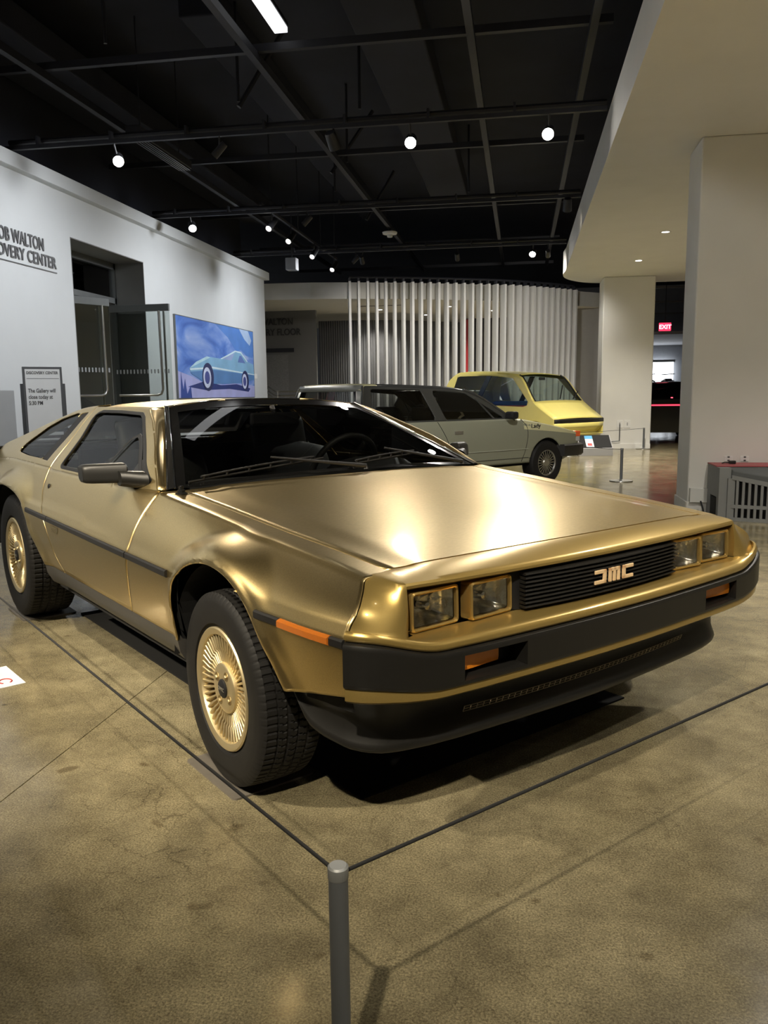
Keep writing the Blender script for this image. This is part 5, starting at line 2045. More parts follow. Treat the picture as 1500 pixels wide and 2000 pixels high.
def road_wheel(root, x, y, R, rr, hw, m_rim, spokes=20, name='wheel'):
    """outer face towards -y when y<0"""
    s = -1 if y < 0 else 1
    w = MB()
    w.lathe([(rr - 0.01, 0.08), (rr, 0.01), (rr + 0.004, 0.0), (rr - 0.012, -0.002), (rr - 0.02, 0.012)], 40, 'y')
    w.lathe([(0.0, 0.004), (0.045, 0.006), (0.055, 0.02), (0.055, 0.05)], 24, 'y')
    for k in range(spokes):
        a = 2 * PI * k / spokes
        ca, sa = math.cos(a), math.sin(a)
        P = []
        for r, d in ((0.05, 0.014), (0.6 * rr, 0.010), (rr - 0.012, 0.014)):
            P.append([(r * ca - t * 0.006 * sa, d + dd, r * sa + t * 0.006 * ca) for t, dd in ((-1, 0.02), (-1, 0), (1, 0), (1, 0.02))])
        w.grid(P)
    o = w.build(name, m_rim, root, smooth=35)
    o.location = (x, y, R)
    o.rotation_euler = (0, 0, 0 if s < 0 else PI)
    MB().lathe([(0.0, 0.045), (rr - 0.01, 0.045)], 32, 'y').build('drum', M_DARK, o)
    MB().lathe([(rr - 0.004, 0.0), (rr + 0.01, -0.008), (0.5 * (rr + R), -0.014), (R - 0.02, -0.006), (R - 0.004, 0.015), (R, 0.04), (R, 2 * hw - 0.03), (R - 0.01, 2 * hw), (rr, 2 * hw)], 48, 'y').build('tyre', M_RUB, o, smooth=40)
    return o


# --- sage green wagon
WG = empty('boxy_hatchback', (-0.2549, 10.8826, 0), math.radians(46))
tag(WG, 'sage green and cream boxy hatchback car with black bumper behind the coupe', 'car')
M_SAGE = mat('sage_paint', (0.30, 0.31, 0.235), metal=0.35, rough=0.35, coat=0.5, var=0.03, vscale=200)
M_CREAM = mat('cream_paint', (0.62, 0.60, 0.36), metal=0.2, rough=0.35, coat=0.5, var=0.03, vscale=200)
M_CHAR = mat('charcoal_paint', (0.045, 0.047, 0.045), metal=0.2, rough=0.35, coat=0.3, var=0.03)
M_BGL = glass('wagon_glass', (0.70, 0.72, 0.71), refl=0.6)
belt = lambda x: 0.845 if x < -0.56 else 0.845 - (x + 0.56) * 0.155 - 0.018 * max(0, (x + 0.56)) ** 2
wlow = crv([0.2, 0.35, 0.60, 0.74, 0.86], [0.79, 0.815, 0.825, 0.815, 0.79])
tapx = crv([-2.85, -2.4, -0.3, 0.3, 0.68], [0.97, 1.0, 1.0, 0.975, 0.90])
ww = lambda x, z: float(wlow(z)) * float(tapx(x))
WGC = WG
shell_lo, GL = side_sheet(-2.80, 0.66, lambda x: 0.30 if x < 0.3 else 0.30 + (x - 0.3) * 0.3, belt, ww, (), (arch_poly(0.0, 0.28, 0.315), arch_poly(-2.22, 0.28, 0.315)), 120, 20)
bodyside = mirror_pair(shell_lo, 'body_side', M_SAGE, WGC, smooth=40, out=(0, -1, 0), solid=0.01)
# cream upper fender band and hood
hb_ = []
for x in np.linspace(-0.56, 0.66, 20):
    w = ww(x, belt(x))
    hb_.append([(x, -w, belt(x))] + [(x, y * w, belt(x) + 0.012 + 0.03 * (1 - y * y)) for y in np.linspace(-0.94, 0.94, 11)] + [(x, w, belt(x))])
MB().grid(hb_).build('hood', M_CREAM, WGC, smooth=40, out=(0, 0, 1), solid=0.01)
cb = [[(x, -(ww(x, belt(x)) + 0.002), belt(x) - 0.001), (x, -(ww(x, belt(x) - 0.018 - 0.085 * (0.66 - x)) + 0.003), belt(x) - 0.018 - 0.085 * (0.66 - x))] for x in np.linspace(-0.42, 0.64, 16)]
mirror_pair(MB().grid(cb), 'fender_band', M_CREAM, WGC, out=(0, -1, 0))
fr_ = []
for y in np.linspace(-1, 1, 13):
    w = ww(0.66, 0.6)
    fr_.append([(0.66 + 0.06 * (1 - y * y) + dx, y * w * 0.998, z) for dx, z in ((0.0, belt(0.66) + 0.012), (0.012, belt(0.66) - 0.02), (0.0, 0.50), (-0.02, 0.38))])
MB().grid(fr_).build('nose_panel', M_CHAR, WGC, smooth=40, out=(1, 0, 0), solid=0.01)
rp_ = [[(-2.80 - 0.05 * (1 - y * y), y * ww(-2.80, 0.6), z) for z in (0.32, 0.6, 0.86)] for y in np.linspace(-1, 1, 9)]
MB().grid(rp_).build('tail_panel', M_SAGE, WGC, smooth=40, out=(-1, 0, 0), solid=0.01)
# greenhouse
wup = lambda x, z: 0.795 - 0.36 * (z - 0.83)
roofz = lambda x: float(crv([-2.80, -2.72, -2.66, -1.65, -1.27, -0.55], [0.90, 1.20, 1.264, 1.240, 1.200, 0.828])(x))
W2 = [(-2.60, 1.210), (-1.925, 1.196), (-1.785, 0.862), (-2.66, 0.862)]
W3 = [(-1.765, 1.190), (-1.27, 1.155), (-0.73, 0.860), (-1.64, 0.862)]
gf_, _ = side_sheet(-2.78, -0.57, lambda x: 0.845, lambda x: max(0.847, roofz(x) - 0.02), wup, (W2, W3), (), 120, 18)
mirror_pair(gf_, 'door_frame', M_CHAR, WGC, smooth=40, out=(0, -1, 0), solid=0.012)
# tailgate with a framed window
TG = [(-2.80, 0.845), (-2.70, 1.255)]


def tgp(t, y):
    x = TG[0][0] + (TG[1][0] - TG[0][0]) * t
    z = TG[0][1] + (TG[1][1] - TG[0][1]) * t
    return (x - 0.04 * (1 - y * y), y * (wup(x, z) - 0.005), z)


tgm = MB()
for (t0, t1, y0, y1) in ((0, 0.16, -1, 1), (0.84, 1.0, -1, 1), (0.16, 0.84, -1, -0.86), (0.16, 0.84, 0.86, 1)):
    tgm.grid([[tgp(t, y) for y in np.linspace(y0, y1, 9)] for t in (t0, t1)])
tgm.build('tailgate', mat('tailgate_grey', (0.30, 0.31, 0.29), metal=0.4, rough=0.4, var=0.03), WGC, smooth=40, out=(-1, 0, 0), solid=0.02)
MB().grid([[tgp(t, y) for y in np.linspace(-0.86, 0.86, 9)] for t in (0.16, 0.84)]).build('rear_window', M_BGL, WGC, smooth=40, out=(-1, 0, 0))
for poly in (W2, W3):
    flat_pane(poly, wup, 0.006, M_BGL, 'side_window', WGC)


def roof_sheet(xa, xb, n):
    P = []
    for x in np.linspace(xa, xb, n):
        z = roofz(x)
        w = wup(x, z - 0.02)
        P.append([(x, -w, z - 0.02), (x, -w + 0.012, z - 0.010)] + [(x, y * w, z + 0.012 * (1 - y * y)) for y in np.linspace(-0.94, 0.94, 9)] + [(x, w - 0.012, z - 0.010), (x, w, z - 0.02)])
    return MB().grid(P)


roof_sheet(-2.72, -2.50, 8).build('rear_roof', M_CREAM, WGC, smooth=40, out=(0, 0, 1), solid=0.012)
roof_sheet(-2.495, -1.27, 14).build('front_roof', M_CHAR, WGC, smooth=40, out=(0, 0, 1), solid=0.012)
wsh = [[(x, y * (wup(x, roofz(x)) - 0.03), roofz(x) - 0.01) for y in np.linspace(-1, 1, 9)] for x in np.linspace(-1.27, -0.57, 8)]
MB().grid(wsh).build('windscreen', M_BGL, WGC, smooth=40, out=(1, 0, 1))
for s in (-1, 1):
    MB().tube([(x, s * (wup(x, roofz(x)) - 0.01), roofz(x) - 0.008) for x in np.linspace(-1.27, -0.56, 6)], 0.022, 6).build('windscreen_pillar', M_CHAR, WGC, smooth=50)
    MB().tube([(-2.70, s * (wup(-2.70, 1.24) + 0.002), 1.24), (-2.79, s * (wup(-2.79, 0.85) + 0.002), 0.85)], 0.012, 6).build('chrome_strip', M_CHR, WGC)
    MB().tube([(-1.13, s * (wup(-1.13, 1.1) - 0.002), 1.10), (-0.90, s * (wup(-0.9, .85) - 0.002), 0.855)], 0.010, 6).build('quarter_light_bar', M_CHAR, WGC)
    lowz = 0.472
    MB().tube([(x, s * (ww(x, lowz) + 0.003), lowz) for x in np.linspace(-1.88, -0.35, 12)], 0.007, 6).build('side_crease', mat('sage_light', (0.36, 0.37, 0.30), metal=0.3, rough=0.4, var=0.02), WGC)
    MB().tube([(x, s * (ww(x, 0.366) + 0.003), 0.366) for x in np.linspace(-1.88, -0.34, 12)], 0.004, 6).build('sill_line', M_CHAR, WGC)
    for pts in (((-1.78, 0.84), (-1.63, 0.57), (-1.61, 0.34)), ((-0.46, 0.84), (-0.37, 0.74), (-0.36, 0.62), (-0.40, 0.45), (-0.46, 0.32))):
        MB().tube([(x, s * (ww(x, z) + 0.0015), z) for x, z in catmull(pts, 6)], 0.003, 5).build('door_seam', M_DARK, WGC)
    MB().box(-1.55, -1.42, *sorted((s * (ww(-1.5, 0.71) - 0.002), s * (ww(-1.5, 0.71) + 0.012))), 0.690, 0.730).build('door_handle', M_CHR, WGC, bevel=0.005)
    MB().box(0.600, 0.690, *sorted((s * 0.55, s * (ww(0.62, 0.6) + 0.006))), 0.585, 0.655).build('turn_lamp', mat('orange_lamp', (0.80, 0.13, 0.03), rough=0.3, var=0.03), WGC, bevel=0.006)
    MB().box(0.600, 0.684, *sorted((s * 0.55, s * (ww(0.62, 0.6) + 0.003))), 0.525, 0.583).build('side_lamp', mat('clear_lamp', (0.45, 0.45, 0.42), rough=0.3, var=0.03), WGC, bevel=0.006)
    mm_ = MB().box(-0.74, -0.62, *sorted((s * 0.80, s * 0.93)), 0.845, 0.935)
    mm_.build('door_mirror', M_TRIM, WGC, bevel=0.025)
bp_ = MB()
P = []
for x, w in ((0.29, 0.835), (0.55, 0.825), (0.68, 0.79), (0.76, 0.70), (0.80, 0.35), (0.81, 0.0)):
    P.append([(x, -w, 0.345), (x + 0.02 * (x > 0.4), -w - 0.015, 0.37), (x + 0.02 * (x > 0.4), -w - 0.015, 0.48), (x, -w, 0.497), (x - 0.08, -w + 0.05, 0.497), (x - 0.08, -w + 0.05, 0.345)])
bp_.grid(P, closed_v=True)
bp_.add(P[0], [(0, 1, 2, 3, 4, 5)])
P2 = [[(q[0], -q[1], q[2]) for q in row] for row in P]
bp_.grid(P2, closed_v=True)
bp_.add(P2[0], [(5, 4, 3, 2, 1, 0)])
bp_.build('front_bumper', M_BLK, WGC, smooth=35, weld=0.001)
for x in (0.0, -2.22):
    road_wheel(WGC, x, -0.815, 0.28, 0.165, 0.085, M_SILV, 22)
    road_wheel(WGC, x, 0.815, 0.28, 0.165, 0.085, M_SILV, 22)
MB().box(-2.7, 0.5, -0.62, 0.62, 0.25, 0.40).build('underbody', M_DARK, WGC)
cabin = MB()
cabin.box(-2.7, -0.65, -0.74, 0.74, 0.35, 0.62)
cabin.build('cabin_floor', M_DARK, WGC)
M_REDT = mat('red_trim', (0.50, 0.06, 0.04), rough=0.6, var=0.05)
for (x, y) in ((-1.42, -0.36), (-1.42, 0.36), (-2.2, -0.36), (-2.2, 0.36)):
    st_ = MB()
    st_.hexa([(x - 0.16, y - 0.24, 0.55), (x + 0.10, y - 0.24, 0.55), (x + 0.10, y + 0.24, 0.55), (x - 0.16, y + 0.24, 0.55),
              (x - 0.26, y - 0.21, 1.00), (x - 0.16, y - 0.21, 1.00), (x - 0.16, y + 0.21, 1.00), (x - 0.26, y + 0.21, 1.00)])
    st_.build('seat', M_INT, WGC, bevel=0.04)
MB().hexa([(-2.46, 0.58, 0.80), (-2.36, 0.58, 0.80), (-2.36, 0.62, 0.80), (-2.46, 0.62, 0.80), (-2.34, 0.56, 1.19), (-2.25, 0.56, 1.19), (-2.25, 0.60, 1.19), (-2.34, 0.60, 1.19)]).build('red_pillar_trim', M_REDT, WGC)
MB().box(-2.15, -1.72, 0.62, 0.66, 0.76, 1.00).build('red_door_trim', M_REDT, WGC, bevel=0.02)
MB().box(-2.62, -2.45, -0.66, -0.60, 0.45, 0.83).build('red_door_trim', M_REDT, WGC, bevel=0.02)
swg = MB()
ring = [Vector((-1.15 + 0.06 * math.sin(a), 0.36 + 0.18 * math.cos(a), 0.84 + 0.17 * math.sin(a))) for a in np.linspace(0, 2 * PI, 25)]
swg.tube(ring, 0.014, 6, cap=False).build('steering_wheel', M_INT, WGC)
MB().box(-1.0, -0.65, -0.70, 0.70, 0.70, 0.81).build('dashboard', M_INT, WGC, bevel=0.03)
MB().box(-1.22, -1.19, -0.10, 0.10, 1.06, 1.12).build('rear_view_mirror', M_SILV, WGC, bevel=0.01)
text_obj('script_badge', 'Lady', M_CHAR, 0.075, WGC, 0.002, 'LEFT', (-0.30, -(ww(-0.2, 0.735) + 0.006), 0.725), (PI / 2, 0, 0), 0, 1.2).data.transform(Matrix.Shear('XY', 4, (0.35, 0.0)))

# --- yellow van
YV = empty('yellow_van', (0.7472, 16.2528, 0), math.radians(-40))
tag(YV, 'pale yellow angular one-box van with large windscreen beyond the wagon', 'van')
YC = YV
M_YEL = mat('yellow_paint', (0.78, 0.68, 0.20), rough=0.35, coat=0.5, var=0.02)
M_YGL = glass('van_glass', (0.66, 0.74, 0.70), refl=0.6)
yw = lambda x, z: (0.80 if z < 0.9 else 0.80 - 0.17 * (z - 0.9)) * (1.0 if x < 0 else 1.0 - 0.05 * x)
yroof = lambda x: float(crv([-2.45, -2.3, -2.0, -1.2, -0.48, 0.0, 0.47], [1.20, 1.45, 1.585, 1.56, 1.49, 0.965, 0.65])(x))
ZW = [(-2.10, 1.50), (-1.2, 1.50), (-0.60, 1.44), (-0.10, 0.935), (-0.25, 0.885), (-1.0, 0.91), (-2.25, 1.0)]
ys_, _ = side_sheet(-2.45, 0.47, lambda x: 0.34, yroof, yw, (ZW,), (arch_poly(0.02, 0.29, 0.33), arch_poly(-2.0, 0.29, 0.33)), 110, 34)
mirror_pair(ys_, 'body_side', M_YEL, YC, smooth=35, out=(0, -1, 0), solid=0.015)
flat_pane(ZW, yw, 0.008, M_YGL, 'side_window', YC)


def ysheet(xa, xb, n, inset=0.0, lift=0.0, crown=0.03, fr=1.0):
    return MB().grid([[(x, y * (yw(x, yroof(x)) - inset), yroof(x) + lift + crown * (1 - y * y) * fr) for y in np.linspace(-1, 1, 9)] for x in np.linspace(xa, xb, n)])


ysheet(-2.45, -0.48, 16).build('roof', M_YEL, YC, smooth=30, out=(0, 0, 1), solid=0.015)
ysheet(-0.02, 0.47, 8, crown=0.02).build('hood', M_YEL, YC, smooth=30, out=(0, 0, 1), solid=0.015)
ysheet(-0.48, -0.02, 8, 0.075, 0.0).build('windscreen', M_YGL, YC, smooth=30, out=(1, 0, 1))
for s in (-1, 1):
    MB().grid([[(x, s * (yw(x, yroof(x)) - k), yroof(x) + 0.002 + 0.02 * k) for k in (0.0, 0.055)] for x in np.linspace(-0.48, -0.02, 6)]).build('windscreen_pillar', M_YEL, YC, smooth=30, out=(1, 0, 1), solid=0.02)
    MB().tube([(x, s * (yw(x, yroof(x)) - 0.066), yroof(x) + 0.006) for x in np.linspace(-0.48, -0.02, 6)], 0.014, 6).build('windscreen_seal', M_TRIM, YC)
nf = [[(0.47 + dx + 0.05 * (1 - y * y), y * 0.775, z) for dx, z in ((0.0, 0.65), (0.015, 0.64), (0.015, 0.575))] for y in np.linspace(-1, 1, 9)]
MB().grid(nf).build('lamp_band', M_BLK, YC, smooth=30, out=(1, 0, 0), solid=0.02)
nf = [[(0.47 + dx + 0.05 * (1 - y * y), y * 0.775, z) for dx, z in ((0.015, 0.574), (0.0, 0.50), (-0.10, 0.40), (-0.10, 0.37), (-0.04, 0.36), (-0.06, 0.28))] for y in np.linspace(-1, 1, 9)]
MB().grid(nf).build('front_apron', M_YEL, YC, smooth=30, out=(1, 0, 0), solid=0.02)
MB().grid([[(-2.45, y * 0.78, z) for z in (0.34, 1.20)] for y in (-1, 1)]).build('tail_panel', M_YEL, YC, out=(-1, 0, 0), solid=0.02)
for k, (x0_, x1_) in enumerate(((-0.03, -0.22), (-0.02, -0.14))):
    y0_ = (0.05, 0.45)[k]
    MB().tube([(x0_, y0_, yroof(x0_) + 0.04), (x1_, y0_ + 0.32, yroof(x1_) + 0.05)], 0.012, 6).build('wiper', M_TRIM, YC)
for x in (0.02, -2.0):
    for y in (-0.79, 0.79):
        road_wheel(YC, x, y, 0.29, 0.17, 0.085, M_SILV, 12)
MB().box(-2.3, 0.3, -0.62, 0.62, 0.26, 0.45).build('underbody', M_DARK, YC)
MB().box(-0.75, -0.12, -0.70, 0.70, 0.78, 0.87).build('dashboard', M_INT, YC, bevel=0.03)
bl = MB()
bl.box(-1.25, -0.25, -0.60, -0.20, 0.86, 0.99)
bl.build('blue_bundle', mat('blue_cloth', (0.05, 0.11, 0.24), rough=0.8, var=0.2, vscale=9), YC, bevel=0.05)
MB().box(-1.15, -0.30, -0.70, -0.61, 0.84, 0.91).build('red_cushion', mat('red_cloth', (0.42, 0.05, 0.04), rough=0.8, var=0.15, vscale=9), YC, bevel=0.03)
for y in (-0.36, 0.36):
    MB().box(-1.75, -1.55, y - 0.24, y + 0.24, 0.5, 0.92).build('seat', mat('blue_cloth', (0.05, 0.11, 0.24)), YC, bevel=0.05)
MB().box(-0.52, -0.49, -0.02, 0.16, 1.40, 1.455).build('rear_view_mirror', M_TRIM, YC, bevel=0.01)
for s in (-1, 1):
    MB().hexa([(-1.62, s * 0.68, 0.95), (-1.50, s * 0.68, 0.95), (-1.50, s * 0.71, 0.95), (-1.62, s * 0.71, 0.95), (-1.30, s * 0.66, 1.49), (-1.18, s * 0.66, 1.49), (-1.18, s * 0.69, 1.49), (-1.30, s * 0.69, 1.49)]).build('inner_pillar', M_CHAR, YC)

# --- black car beyond the columns (tail towards us)
BC = empty('black_car', (3.45, 18.6, 0), math.radians(90))
tag(BC, 'glossy black car with glowing red tail light bar seen between the columns', 'car')
M_BLKP = mat('black_paint', (0.006, 0.006, 0.007), rough=0.15, coat=0.6, var=0.02)
P = []
for x, zt, w in ((0.0, 0.98, 0.86), (0.15, 1.02, 0.90), (0.6, 1.32, 0.90), (1.2, 1.38, 0.90), (2.2, 1.36, 0.90), (2.9, 1.0, 0.90), (4.2, 0.80, 0.86), (4.4, 0.5, 0.80)):
    P.append([(x, -w * 0.9, 0.25), (x, -w, 0.40), (x, -w, 0.80 if zt > 0.85 else zt * 0.9), (x, -w * (0.72 if zt > 1.1 else 0.93), zt - 0.02), (x, 0, zt), (x, w * (0.72 if zt > 1.1 else 0.93), zt - 0.02),
              (x, w, 0.80 if zt > 0.85 else zt * 0.9), (x, w, 0.40), (x, w * 0.9, 0.25)])
bc = MB().grid(P)
bc.add(P[0], [tuple(range(9))])
bc.add(P[-1], [tuple(range(8, -1, -1))])
bc.build('body', M_BLKP, BC, smooth=40)
MB().grid([[(0.17 + 0.40 * t - 0.006, y * (0.80 - 0.18 * t), 1.045 + 0.255 * t + 0.012) for y in (-1, 1)] for t in (0.05, 0.95)]).build('rear_window', glass('smoked_glass', (0.10, 0.12, 0.12)), BC, out=(-1, 0, 1))
MB().box(-0.012, 0.004, -0.60, 0.62, 0.835, 0.865).build('light_bar', mat('red_glow', (0.6, 0.02, 0.03), emit=(1.0, 0.03, 0.06), estr=1.8), BC)
MB().box(-0.014, 0.004, 0.18, 0.22, 1.00, 1.02).build('brake_lamp', mat('red_glow2', (0.6, 0.02, 0.03), emit=(1.0, 0.05, 0.08), estr=3.0), BC)
for x, y in ((0.75, -0.80), (0.75, 0.80), (3.5, -0.80), (3.5, 0.80)):
    road_wheel(BC, x, y, 0.34, 0.24, 0.11, M_CHR, 10)

# ---------------------------------------------------------------- props
M_POST = mat('post_steel', (0.16, 0.17, 0.18), metal=0.5, rough=0.5, var=0.05)
M_ROPE = mat('black_cord', (0.012, 0.012, 0.012), rough=0.8, bump=0.3, bscale=600)


def c2w(x, y, z=0.0):
    a = -0.748593
    return (-0.2525 + math.cos(a) * x - math.sin(a) * y, 2.8161 + math.sin(a) * x + math.cos(a) * y, z)


def stanchion(loc, label, r=0.0155, h=0.43):
    o = empty('rope_post', loc)
    tag(o, label, 'post', 'low rope posts')
    MB().lathe([(0.0, 0.0), (0.145, 0.0), (0.148, 0.004), (0.146, 0.012), (0.06, 0.020), (r + 0.004, 0.026), (r, 0.03)], 40, 'z').build('base', M_SILV, o, smooth=40)
    MB().lathe([(r, 0.024), (r, h - 0.022)], 24, 'z').build('pole', M_POST, o, smooth=40)
    MB().lathe([(r, h - 0.022), (r + 0.001, h - 0.020), (r + 0.001, h - 0.003), (r - 0.002, h), (0.0, h)], 24, 'z').build('cap', mat('post_cap', (0.28, 0.29, 0.29), metal=0.4, rough=0.5, var=0.08), o, smooth=40)
    return o


def rope(p, q, label, r=0.0032, sag=0.004):
    p, q = Vector(p), Vector(q)
    pts = [p.lerp(q, t) - Vector((0, 0, sag * 4 * t * (1 - t))) for t in np.linspace(0, 1, 15)]
    return tag(MB().tube(pts, r, 8).build('barrier_rope', M_ROPE, smooth=60), label, 'rope', 'barrier ropes')


PZ = 0.415
p0 = c2w(1.131, -1.246)
p1 = c2w(-3.75, -1.235)
p2 = c2w(1.125, 2.6)
stanchion(p0, 'grey steel rope post in the foreground where two ropes meet')
stanchion(p1, 'rope post behind the left end of the coupe')
stanchion(p2, 'rope post at the right beyond the coupe nose')
rope((p0[0] - 0.011, p0[1] + 0.011, PZ), (p1[0] + 0.011, p1[1] - 0.011, PZ), 'thin black rope running along the coupe flank from the foreground post')
rope((p0[0] + 0.011, p0[1] + 0.011, PZ), (p2[0] - 0.011, p2[1] - 0.011, PZ), 'thin black rope running across the coupe nose from the foreground post')
# far posts
q0, q1 = (1.296, 10.80, 0), (2.45, 16.95, 0)
stanchion(q0, 'low rope post with round base standing right of the hatchback bumper', 0.019)
stanchion(q1, 'low rope post with round base at the foot of the far column', 0.019)
q2 = (-0.6, 12.9, 0)
q3 = (-0.95, 13.7, 0)
stanchion(q2, 'rope post hidden behind the hatchback', 0.019)
rope((q0[0] - 0.02, q0[1], PZ), (q2[0] + 0.02, q2[1], PZ), 'thin rope from the post by the hatchback bumper to behind the hatchback')
rope((q1[0] - 0.02, q1[1], PZ), (0.9, 15.05, PZ), 'thin rope from the far column post toward the yellow van')
stanchion((0.88, 15.04, 0), 'rope post hidden in front of the yellow van', 0.019)

# mats and plates under the coupe
cz = -0.748593
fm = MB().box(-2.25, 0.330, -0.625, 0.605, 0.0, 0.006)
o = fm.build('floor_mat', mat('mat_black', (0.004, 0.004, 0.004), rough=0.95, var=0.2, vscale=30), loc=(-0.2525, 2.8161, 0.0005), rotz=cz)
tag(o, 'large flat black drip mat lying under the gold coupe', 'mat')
M_PLATE = mat('grey_plate', (0.14, 0.125, 0.105), rough=0.45, var=0.12, vscale=20)
pl = MB().prism([(a, b_) for a, b_ in rrect(-0.058, -0.770, 0.166, 0.137, 0.015)], 0.006, (0, 0, 0), (1, 0, 0), (0, 1, 0))
PLB = {}
for k, (dx, dy, lab) in enumerate(((0, -0.012, 'thin grey plate under the near front tyre of the coupe'), (-2.40, 0.0, 'thin grey plate under the near rear tyre of the coupe'))):
    w = c2w(dx, dy)
    o = pl.build('tyre_plate', M_PLATE, loc=(w[0], w[1], 0.0), rotz=cz)
    tag(o, lab, 'plate', 'tyre plates')
# floor card
cd = empty('floor_card', (-2.145, 2.880, 0.0), math.radians(-40))
tag(cd, 'white card with red lettering lying on the floor at the left edge', 'card')
MB().box(-0.15, 0.125, -0.105, 0.10, 0.0005, 0.003).build('card', M_PAPER, cd)
rg_ = MB()
for cx_, cy_ in ((0.06, -0.045), (0.055, 0.040)):
    rg_.tube([(cx_ + 0.030 * math.cos(a), cy_ + 0.024 * math.sin(a), 0.0032) for a in np.linspace(0.5, 5.6, 16)], 0.0035, 5)
rg_.build('red_print', mat('print_red', (0.42, 0.04, 0.05), rough=0.6, var=0.03), cd)

# low reading rail beside the yellow van
IR = empty('reading_rail', (1.36, 15.1, 0), math.radians(6))
tag(IR, 'low grey reading rail with a sloping black top and coloured card', 'sign')
MB().hexa([(-0.30, 0.0, 0.0), (0.30, 0.0, 0.0), (0.30, 0.34, 0.0), (-0.30, 0.34, 0.0), (-0.30, 0.0, 0.14), (0.30, 0.0, 0.14), (0.30, 0.34, 0.36), (-0.30, 0.34, 0.36)]).build('body', mat('rail_grey', (0.30, 0.30, 0.30), rough=0.5, var=0.03), IR, bevel=0.004)
tm = Matrix.Translation((0, 0, 0.1425)) @ Matrix.Rotation(math.atan2(0.22, 0.34), 4, 'X')
MB().box(-0.285, 0.285, 0.012, 0.395, 0.0, 0.006).xform(tm).build('top_panel', M_DARK, IR)
MB().box(-0.17, -0.03, 0.03, 0.37, 0.006, 0.008).xform(tm).build('card', M_PAPER, IR)
MB().box(-0.17, -0.03, 0.27, 0.37, 0.008, 0.009).xform(tm).build('blue_header', mat('print_cyan', (0.06, 0.30, 0.55), rough=0.6, var=0.1, vscale=30), IR)
MB().box(-0.14, -0.06, 0.06, 0.14, 0.008, 0.009).xform(tm).build('red_picture', mat('print_red2', (0.5, 0.05, 0.05), rough=0.6, var=0.2, vscale=30), IR)


def plate(x, y, z, label, w=0.05, h=0.06, cover=True):
    o = empty('wall_outlet', (x, y, z))
    tag(o, label, 'outlet', 'wall outlets')
    MB().box(-w / 2, w / 2, -0.008, 0.0, -h / 2, h / 2).build('plate', mat('outlet_white', (0.78, 0.78, 0.76), rough=0.4, var=0.02), o, bevel=0.002)
    for dz in (-0.016, 0.016):
        MB().box(-0.010, 0.010, -0.010, -0.007, dz - 0.008, dz + 0.008).build('socket', mat('socket_dark', (0.10, 0.10, 0.10), rough=0.5, var=0.02), o)
    return o


plate(1.99, 17.10, 0.50, 'left wall outlet with a cord on the far column', 0.12, 0.16)
plate(2.14, 17.10, 0.50, 'right wall outlet on the far column', 0.12, 0.16)
tag(MB().tube([(1.99, 17.06, 0.50), (1.99, 17.06, 0.16), (1.80, 17.07, 0.14)], 0.012, 6).build('power_cord', M_POST), 'grey cord hanging from the outlet on the far column', 'cord')
plate(1.94, 8.05, 0.515, 'left white outlet plate above the red bench end', 0.075, 0.05)
plate(2.085, 8.05, 0.515, 'right white outlet plate above the red bench end', 0.075, 0.05)
tag(MB().tube([(1.66, 7.80, 0.004), (1.70, 7.86, 0.01), (1.705, 7.92, 0.05), (1.69, 7.96, 0.12)], 0.008, 6).build('black_cable', M_ROPE), 'short black cable rising from the floor at the near column', 'cable')

# grey bench with red end top and slotted front
BN_ = empty('slotted_bench', (1.755, 7.66, 0))
tag(BN_, 'grey bench with slotted front, felt top and red end by the near column', 'bench')
M_BG = mat('bench_grey', (0.20, 0.205, 0.20), rough=0.55, var=0.04)
M_FELT = mat('bench_felt', (0.095, 0.10, 0.10), rough=0.9, bump=0.2, bscale=300)
ec = MB()
ec.box(0.0, 0.10, -0.10, 0.36, 0.20, 0.47)
ec.box(0.0, 0.10, -0.10, -0.02, 0.0, 0.20)
ec.box(0.0, 0.10, 0.22, 0.36, 0.0, 0.20)
ec.build('end_cabinet', M_BG, BN_, recalc=False)
MB().box(0.0, 0.09, 0.0, 0.20, 0.0, 0.19).build('cable_niche', M_DARK, BN_)
MB().box(-0.005, 0.95, 0.02, 0.365, 0.47, 0.482).build('red_top', mat('red_top', (0.36, 0.07, 0.08), rough=0.5, var=0.08, vscale=8), BN_, bevel=0.003)
MB().hexa([(0.10, -0.12, 0.40), (0.95, -0.42, 0.24), (0.95, 0.02, 0.40), (0.10, 0.02, 0.44), (0.10, -0.12, 0.455), (0.95, -0.42, 0.31), (0.95, 0.02, 0.468), (0.10, 0.02, 0.468)]).build('felt_top', M_FELT, BN_, bevel=0.012)
BDIR = Vector((0.85, -0.30, 0)).normalized()
fx = lambda t: (0.10 + 0.85 * t, -0.115 - 0.30 * t)
for nm, z0, z1 in (('top_rail', 0.37, 0.41), ('middle_rail', 0.115, 0.145), ('bottom_rail', 0.0, 0.03)):
    a, b_ = fx(0.0), fx(1.0)
    dz = -0.16 if nm == 'top_rail' else 0.0
    MB().hexa([(a[0], a[1] - 0.012, z0), (b_[0], b_[1] - 0.012, z0 + dz), (b_[0], b_[1] + 0.012, z0 + dz), (a[0], a[1] + 0.012, z0),
               (a[0], a[1] - 0.012, z1), (b_[0], b_[1] - 0.012, z1 + dz), (b_[0], b_[1] + 0.012, z1 + dz), (a[0], a[1] + 0.012, z1)]).build(nm, M_BG, BN_)
NBAR = 19
for k in range(NBAR):
    t = k / (NBAR - 1)
    x, y = fx(t)
    zt = 0.38 - 0.16 * t
    wbar = 0.030 if k == 0 else 0.011
    MB().box(x - wbar, x + wbar, y - 0.010, y + 0.010, 0.0, zt).build('slat', M_BG, BN_)
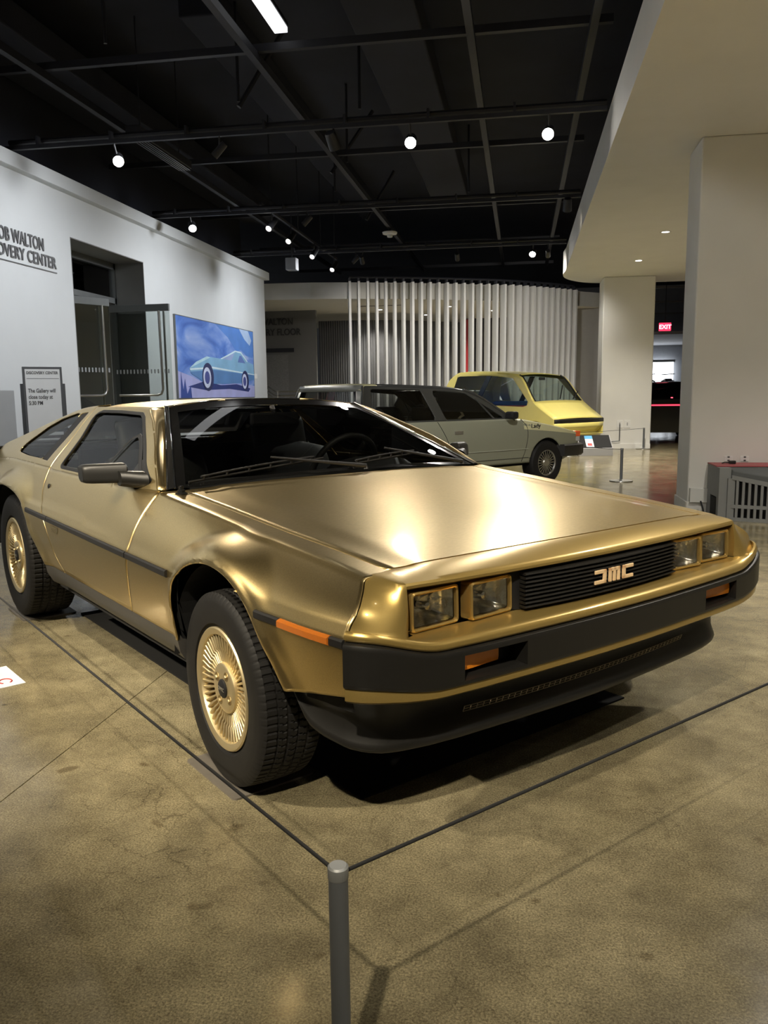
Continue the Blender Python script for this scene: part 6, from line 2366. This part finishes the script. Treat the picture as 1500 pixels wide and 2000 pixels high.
MB().hexa([(0.10, -0.06, 0.0), (0.95, -0.36, 0.0), (0.95, 0.3, 0.0), (0.10, 0.3, 0.0), (0.10, -0.06, 0.40), (0.95, -0.36, 0.24), (0.95, 0.3, 0.40), (0.10, 0.3, 0.42)]).build('dark_core', M_DARK, BN_)
tg = empty('tangled_gadget', (1.93, 7.86, 0.483))
tag(tg, 'small black gadget lying on the red bench end', 'gadget')
MB().box(-0.03, 0.03, -0.02, 0.02, 0.0, 0.03).build('body', M_BLK, tg, bevel=0.006)
MB().tube([(-0.03, 0, 0.01), (-0.07, -0.01, 0.012), (-0.09, 0.0, 0.006)], 0.006, 6).build('lead', M_BLK, tg)

# exit sign and the gallery beyond
ex = empty('exit_sign', (3.94, 24.0, 2.93))
tag(ex, 'glowing red exit sign hanging in the far gallery', 'sign')
MB().box(-0.16, 0.16, 0.0, 0.06, -0.11, 0.11).build('housing', mat('exit_red', (0.5, 0.02, 0.04), emit=(1.0, 0.03, 0.08), estr=1.1), ex, bevel=0.01)
text_obj('letters', 'EXIT', mat('exit_white', (1, 0.6, 0.6), emit=(1.0, 0.45, 0.5), estr=1.6), 0.16, ex, 0.003, 'CENTER', (0, -0.006, -0.055), (PI / 2, 0, 0), 0.003)
MB().tube([(0, 0.03, 0.11), (0, 0.03, 2.57)], 0.012, 6).build('stem', M_STEEL, ex)
for k, (y, z) in enumerate(((22.0, 4.2), (25.0, 4.1), (28.0, 4.0), (31.0, 3.9))):
    tag(MB().box(2.7, 8.8, y, y + 0.05, z, z + 0.05).build('far_pipe', M_GREY), ('nearest', 'second', 'third', 'farthest')[k] + ' grey pipe crossing the dark far gallery ceiling', 'pipe', 'far gallery pipes')
tag(MB().box(2.5, 8.8, 29.0, 35.8, 3.05, 3.15).build('ceiling_far', mat('far_ceiling_white', (0.7, 0.7, 0.74), rough=0.8, var=0.03)), kind='structure')
wb_ = empty('light_wall', (5.9, 35.7, 0))
tag(wb_, 'bright backlit display window at the far end of the gallery', 'window')
MB().box(-2.2, 0.35, -0.05, 0.0, 1.25, 2.35).build('backlit_panel', mat('backlit', (1, 1, 1), emit=(0.90, 0.95, 1.0), estr=2.2), wb_)
MB().box(-2.25, 0.40, -0.08, -0.05, 2.35, 2.45).build('header', M_GREY, wb_)
for k in range(3):
    MB().box(-2.2 + 0.85 * k - 0.02, -2.2 + 0.85 * k + 0.02, -0.07, -0.05, 1.25, 2.35).build('mullion', M_GREY, wb_)
for k, x in enumerate((4.30, 5.02, 5.76)):
    r_ = empty('display_motorcycle', (x, 34.0, 0.55))
    tag(r_, ('left', 'middle', 'right')[k] + ' motorcycle silhouette in front of the bright far window', 'motorcycle', 'far motorcycles')
    w_ = MB()
    for dx in (-0.16, 0.16):
        w_.tube([(dx + 0.02, 0.30 * math.cos(a), 0.72 + 0.30 * math.sin(a)) if False else (dx + 0.28 * math.cos(a) * 0.55, 0, 0.72 + 0.30 * math.sin(a)) for a in np.linspace(0, 2 * PI, 17)], 0.035, 5, cap=False)
    w_.build('wheels', M_GREY, r_)
    MB().box(-0.14, 0.14, -0.2, 0.2, 0.75, 1.10).build('engine', M_STEEL, r_, bevel=0.04)
    MB().tube([(-0.25, 0, 1.25), (0.25, 0, 1.28)], 0.02, 5).build('handlebar', M_SILV, r_)
    MB().box(-0.30, 0.30, -0.35, 0.35, -0.55, 0.44).build('pedestal', mat('pedestal_grey', (0.4, 0.4, 0.42), rough=0.6, var=0.03), r_)
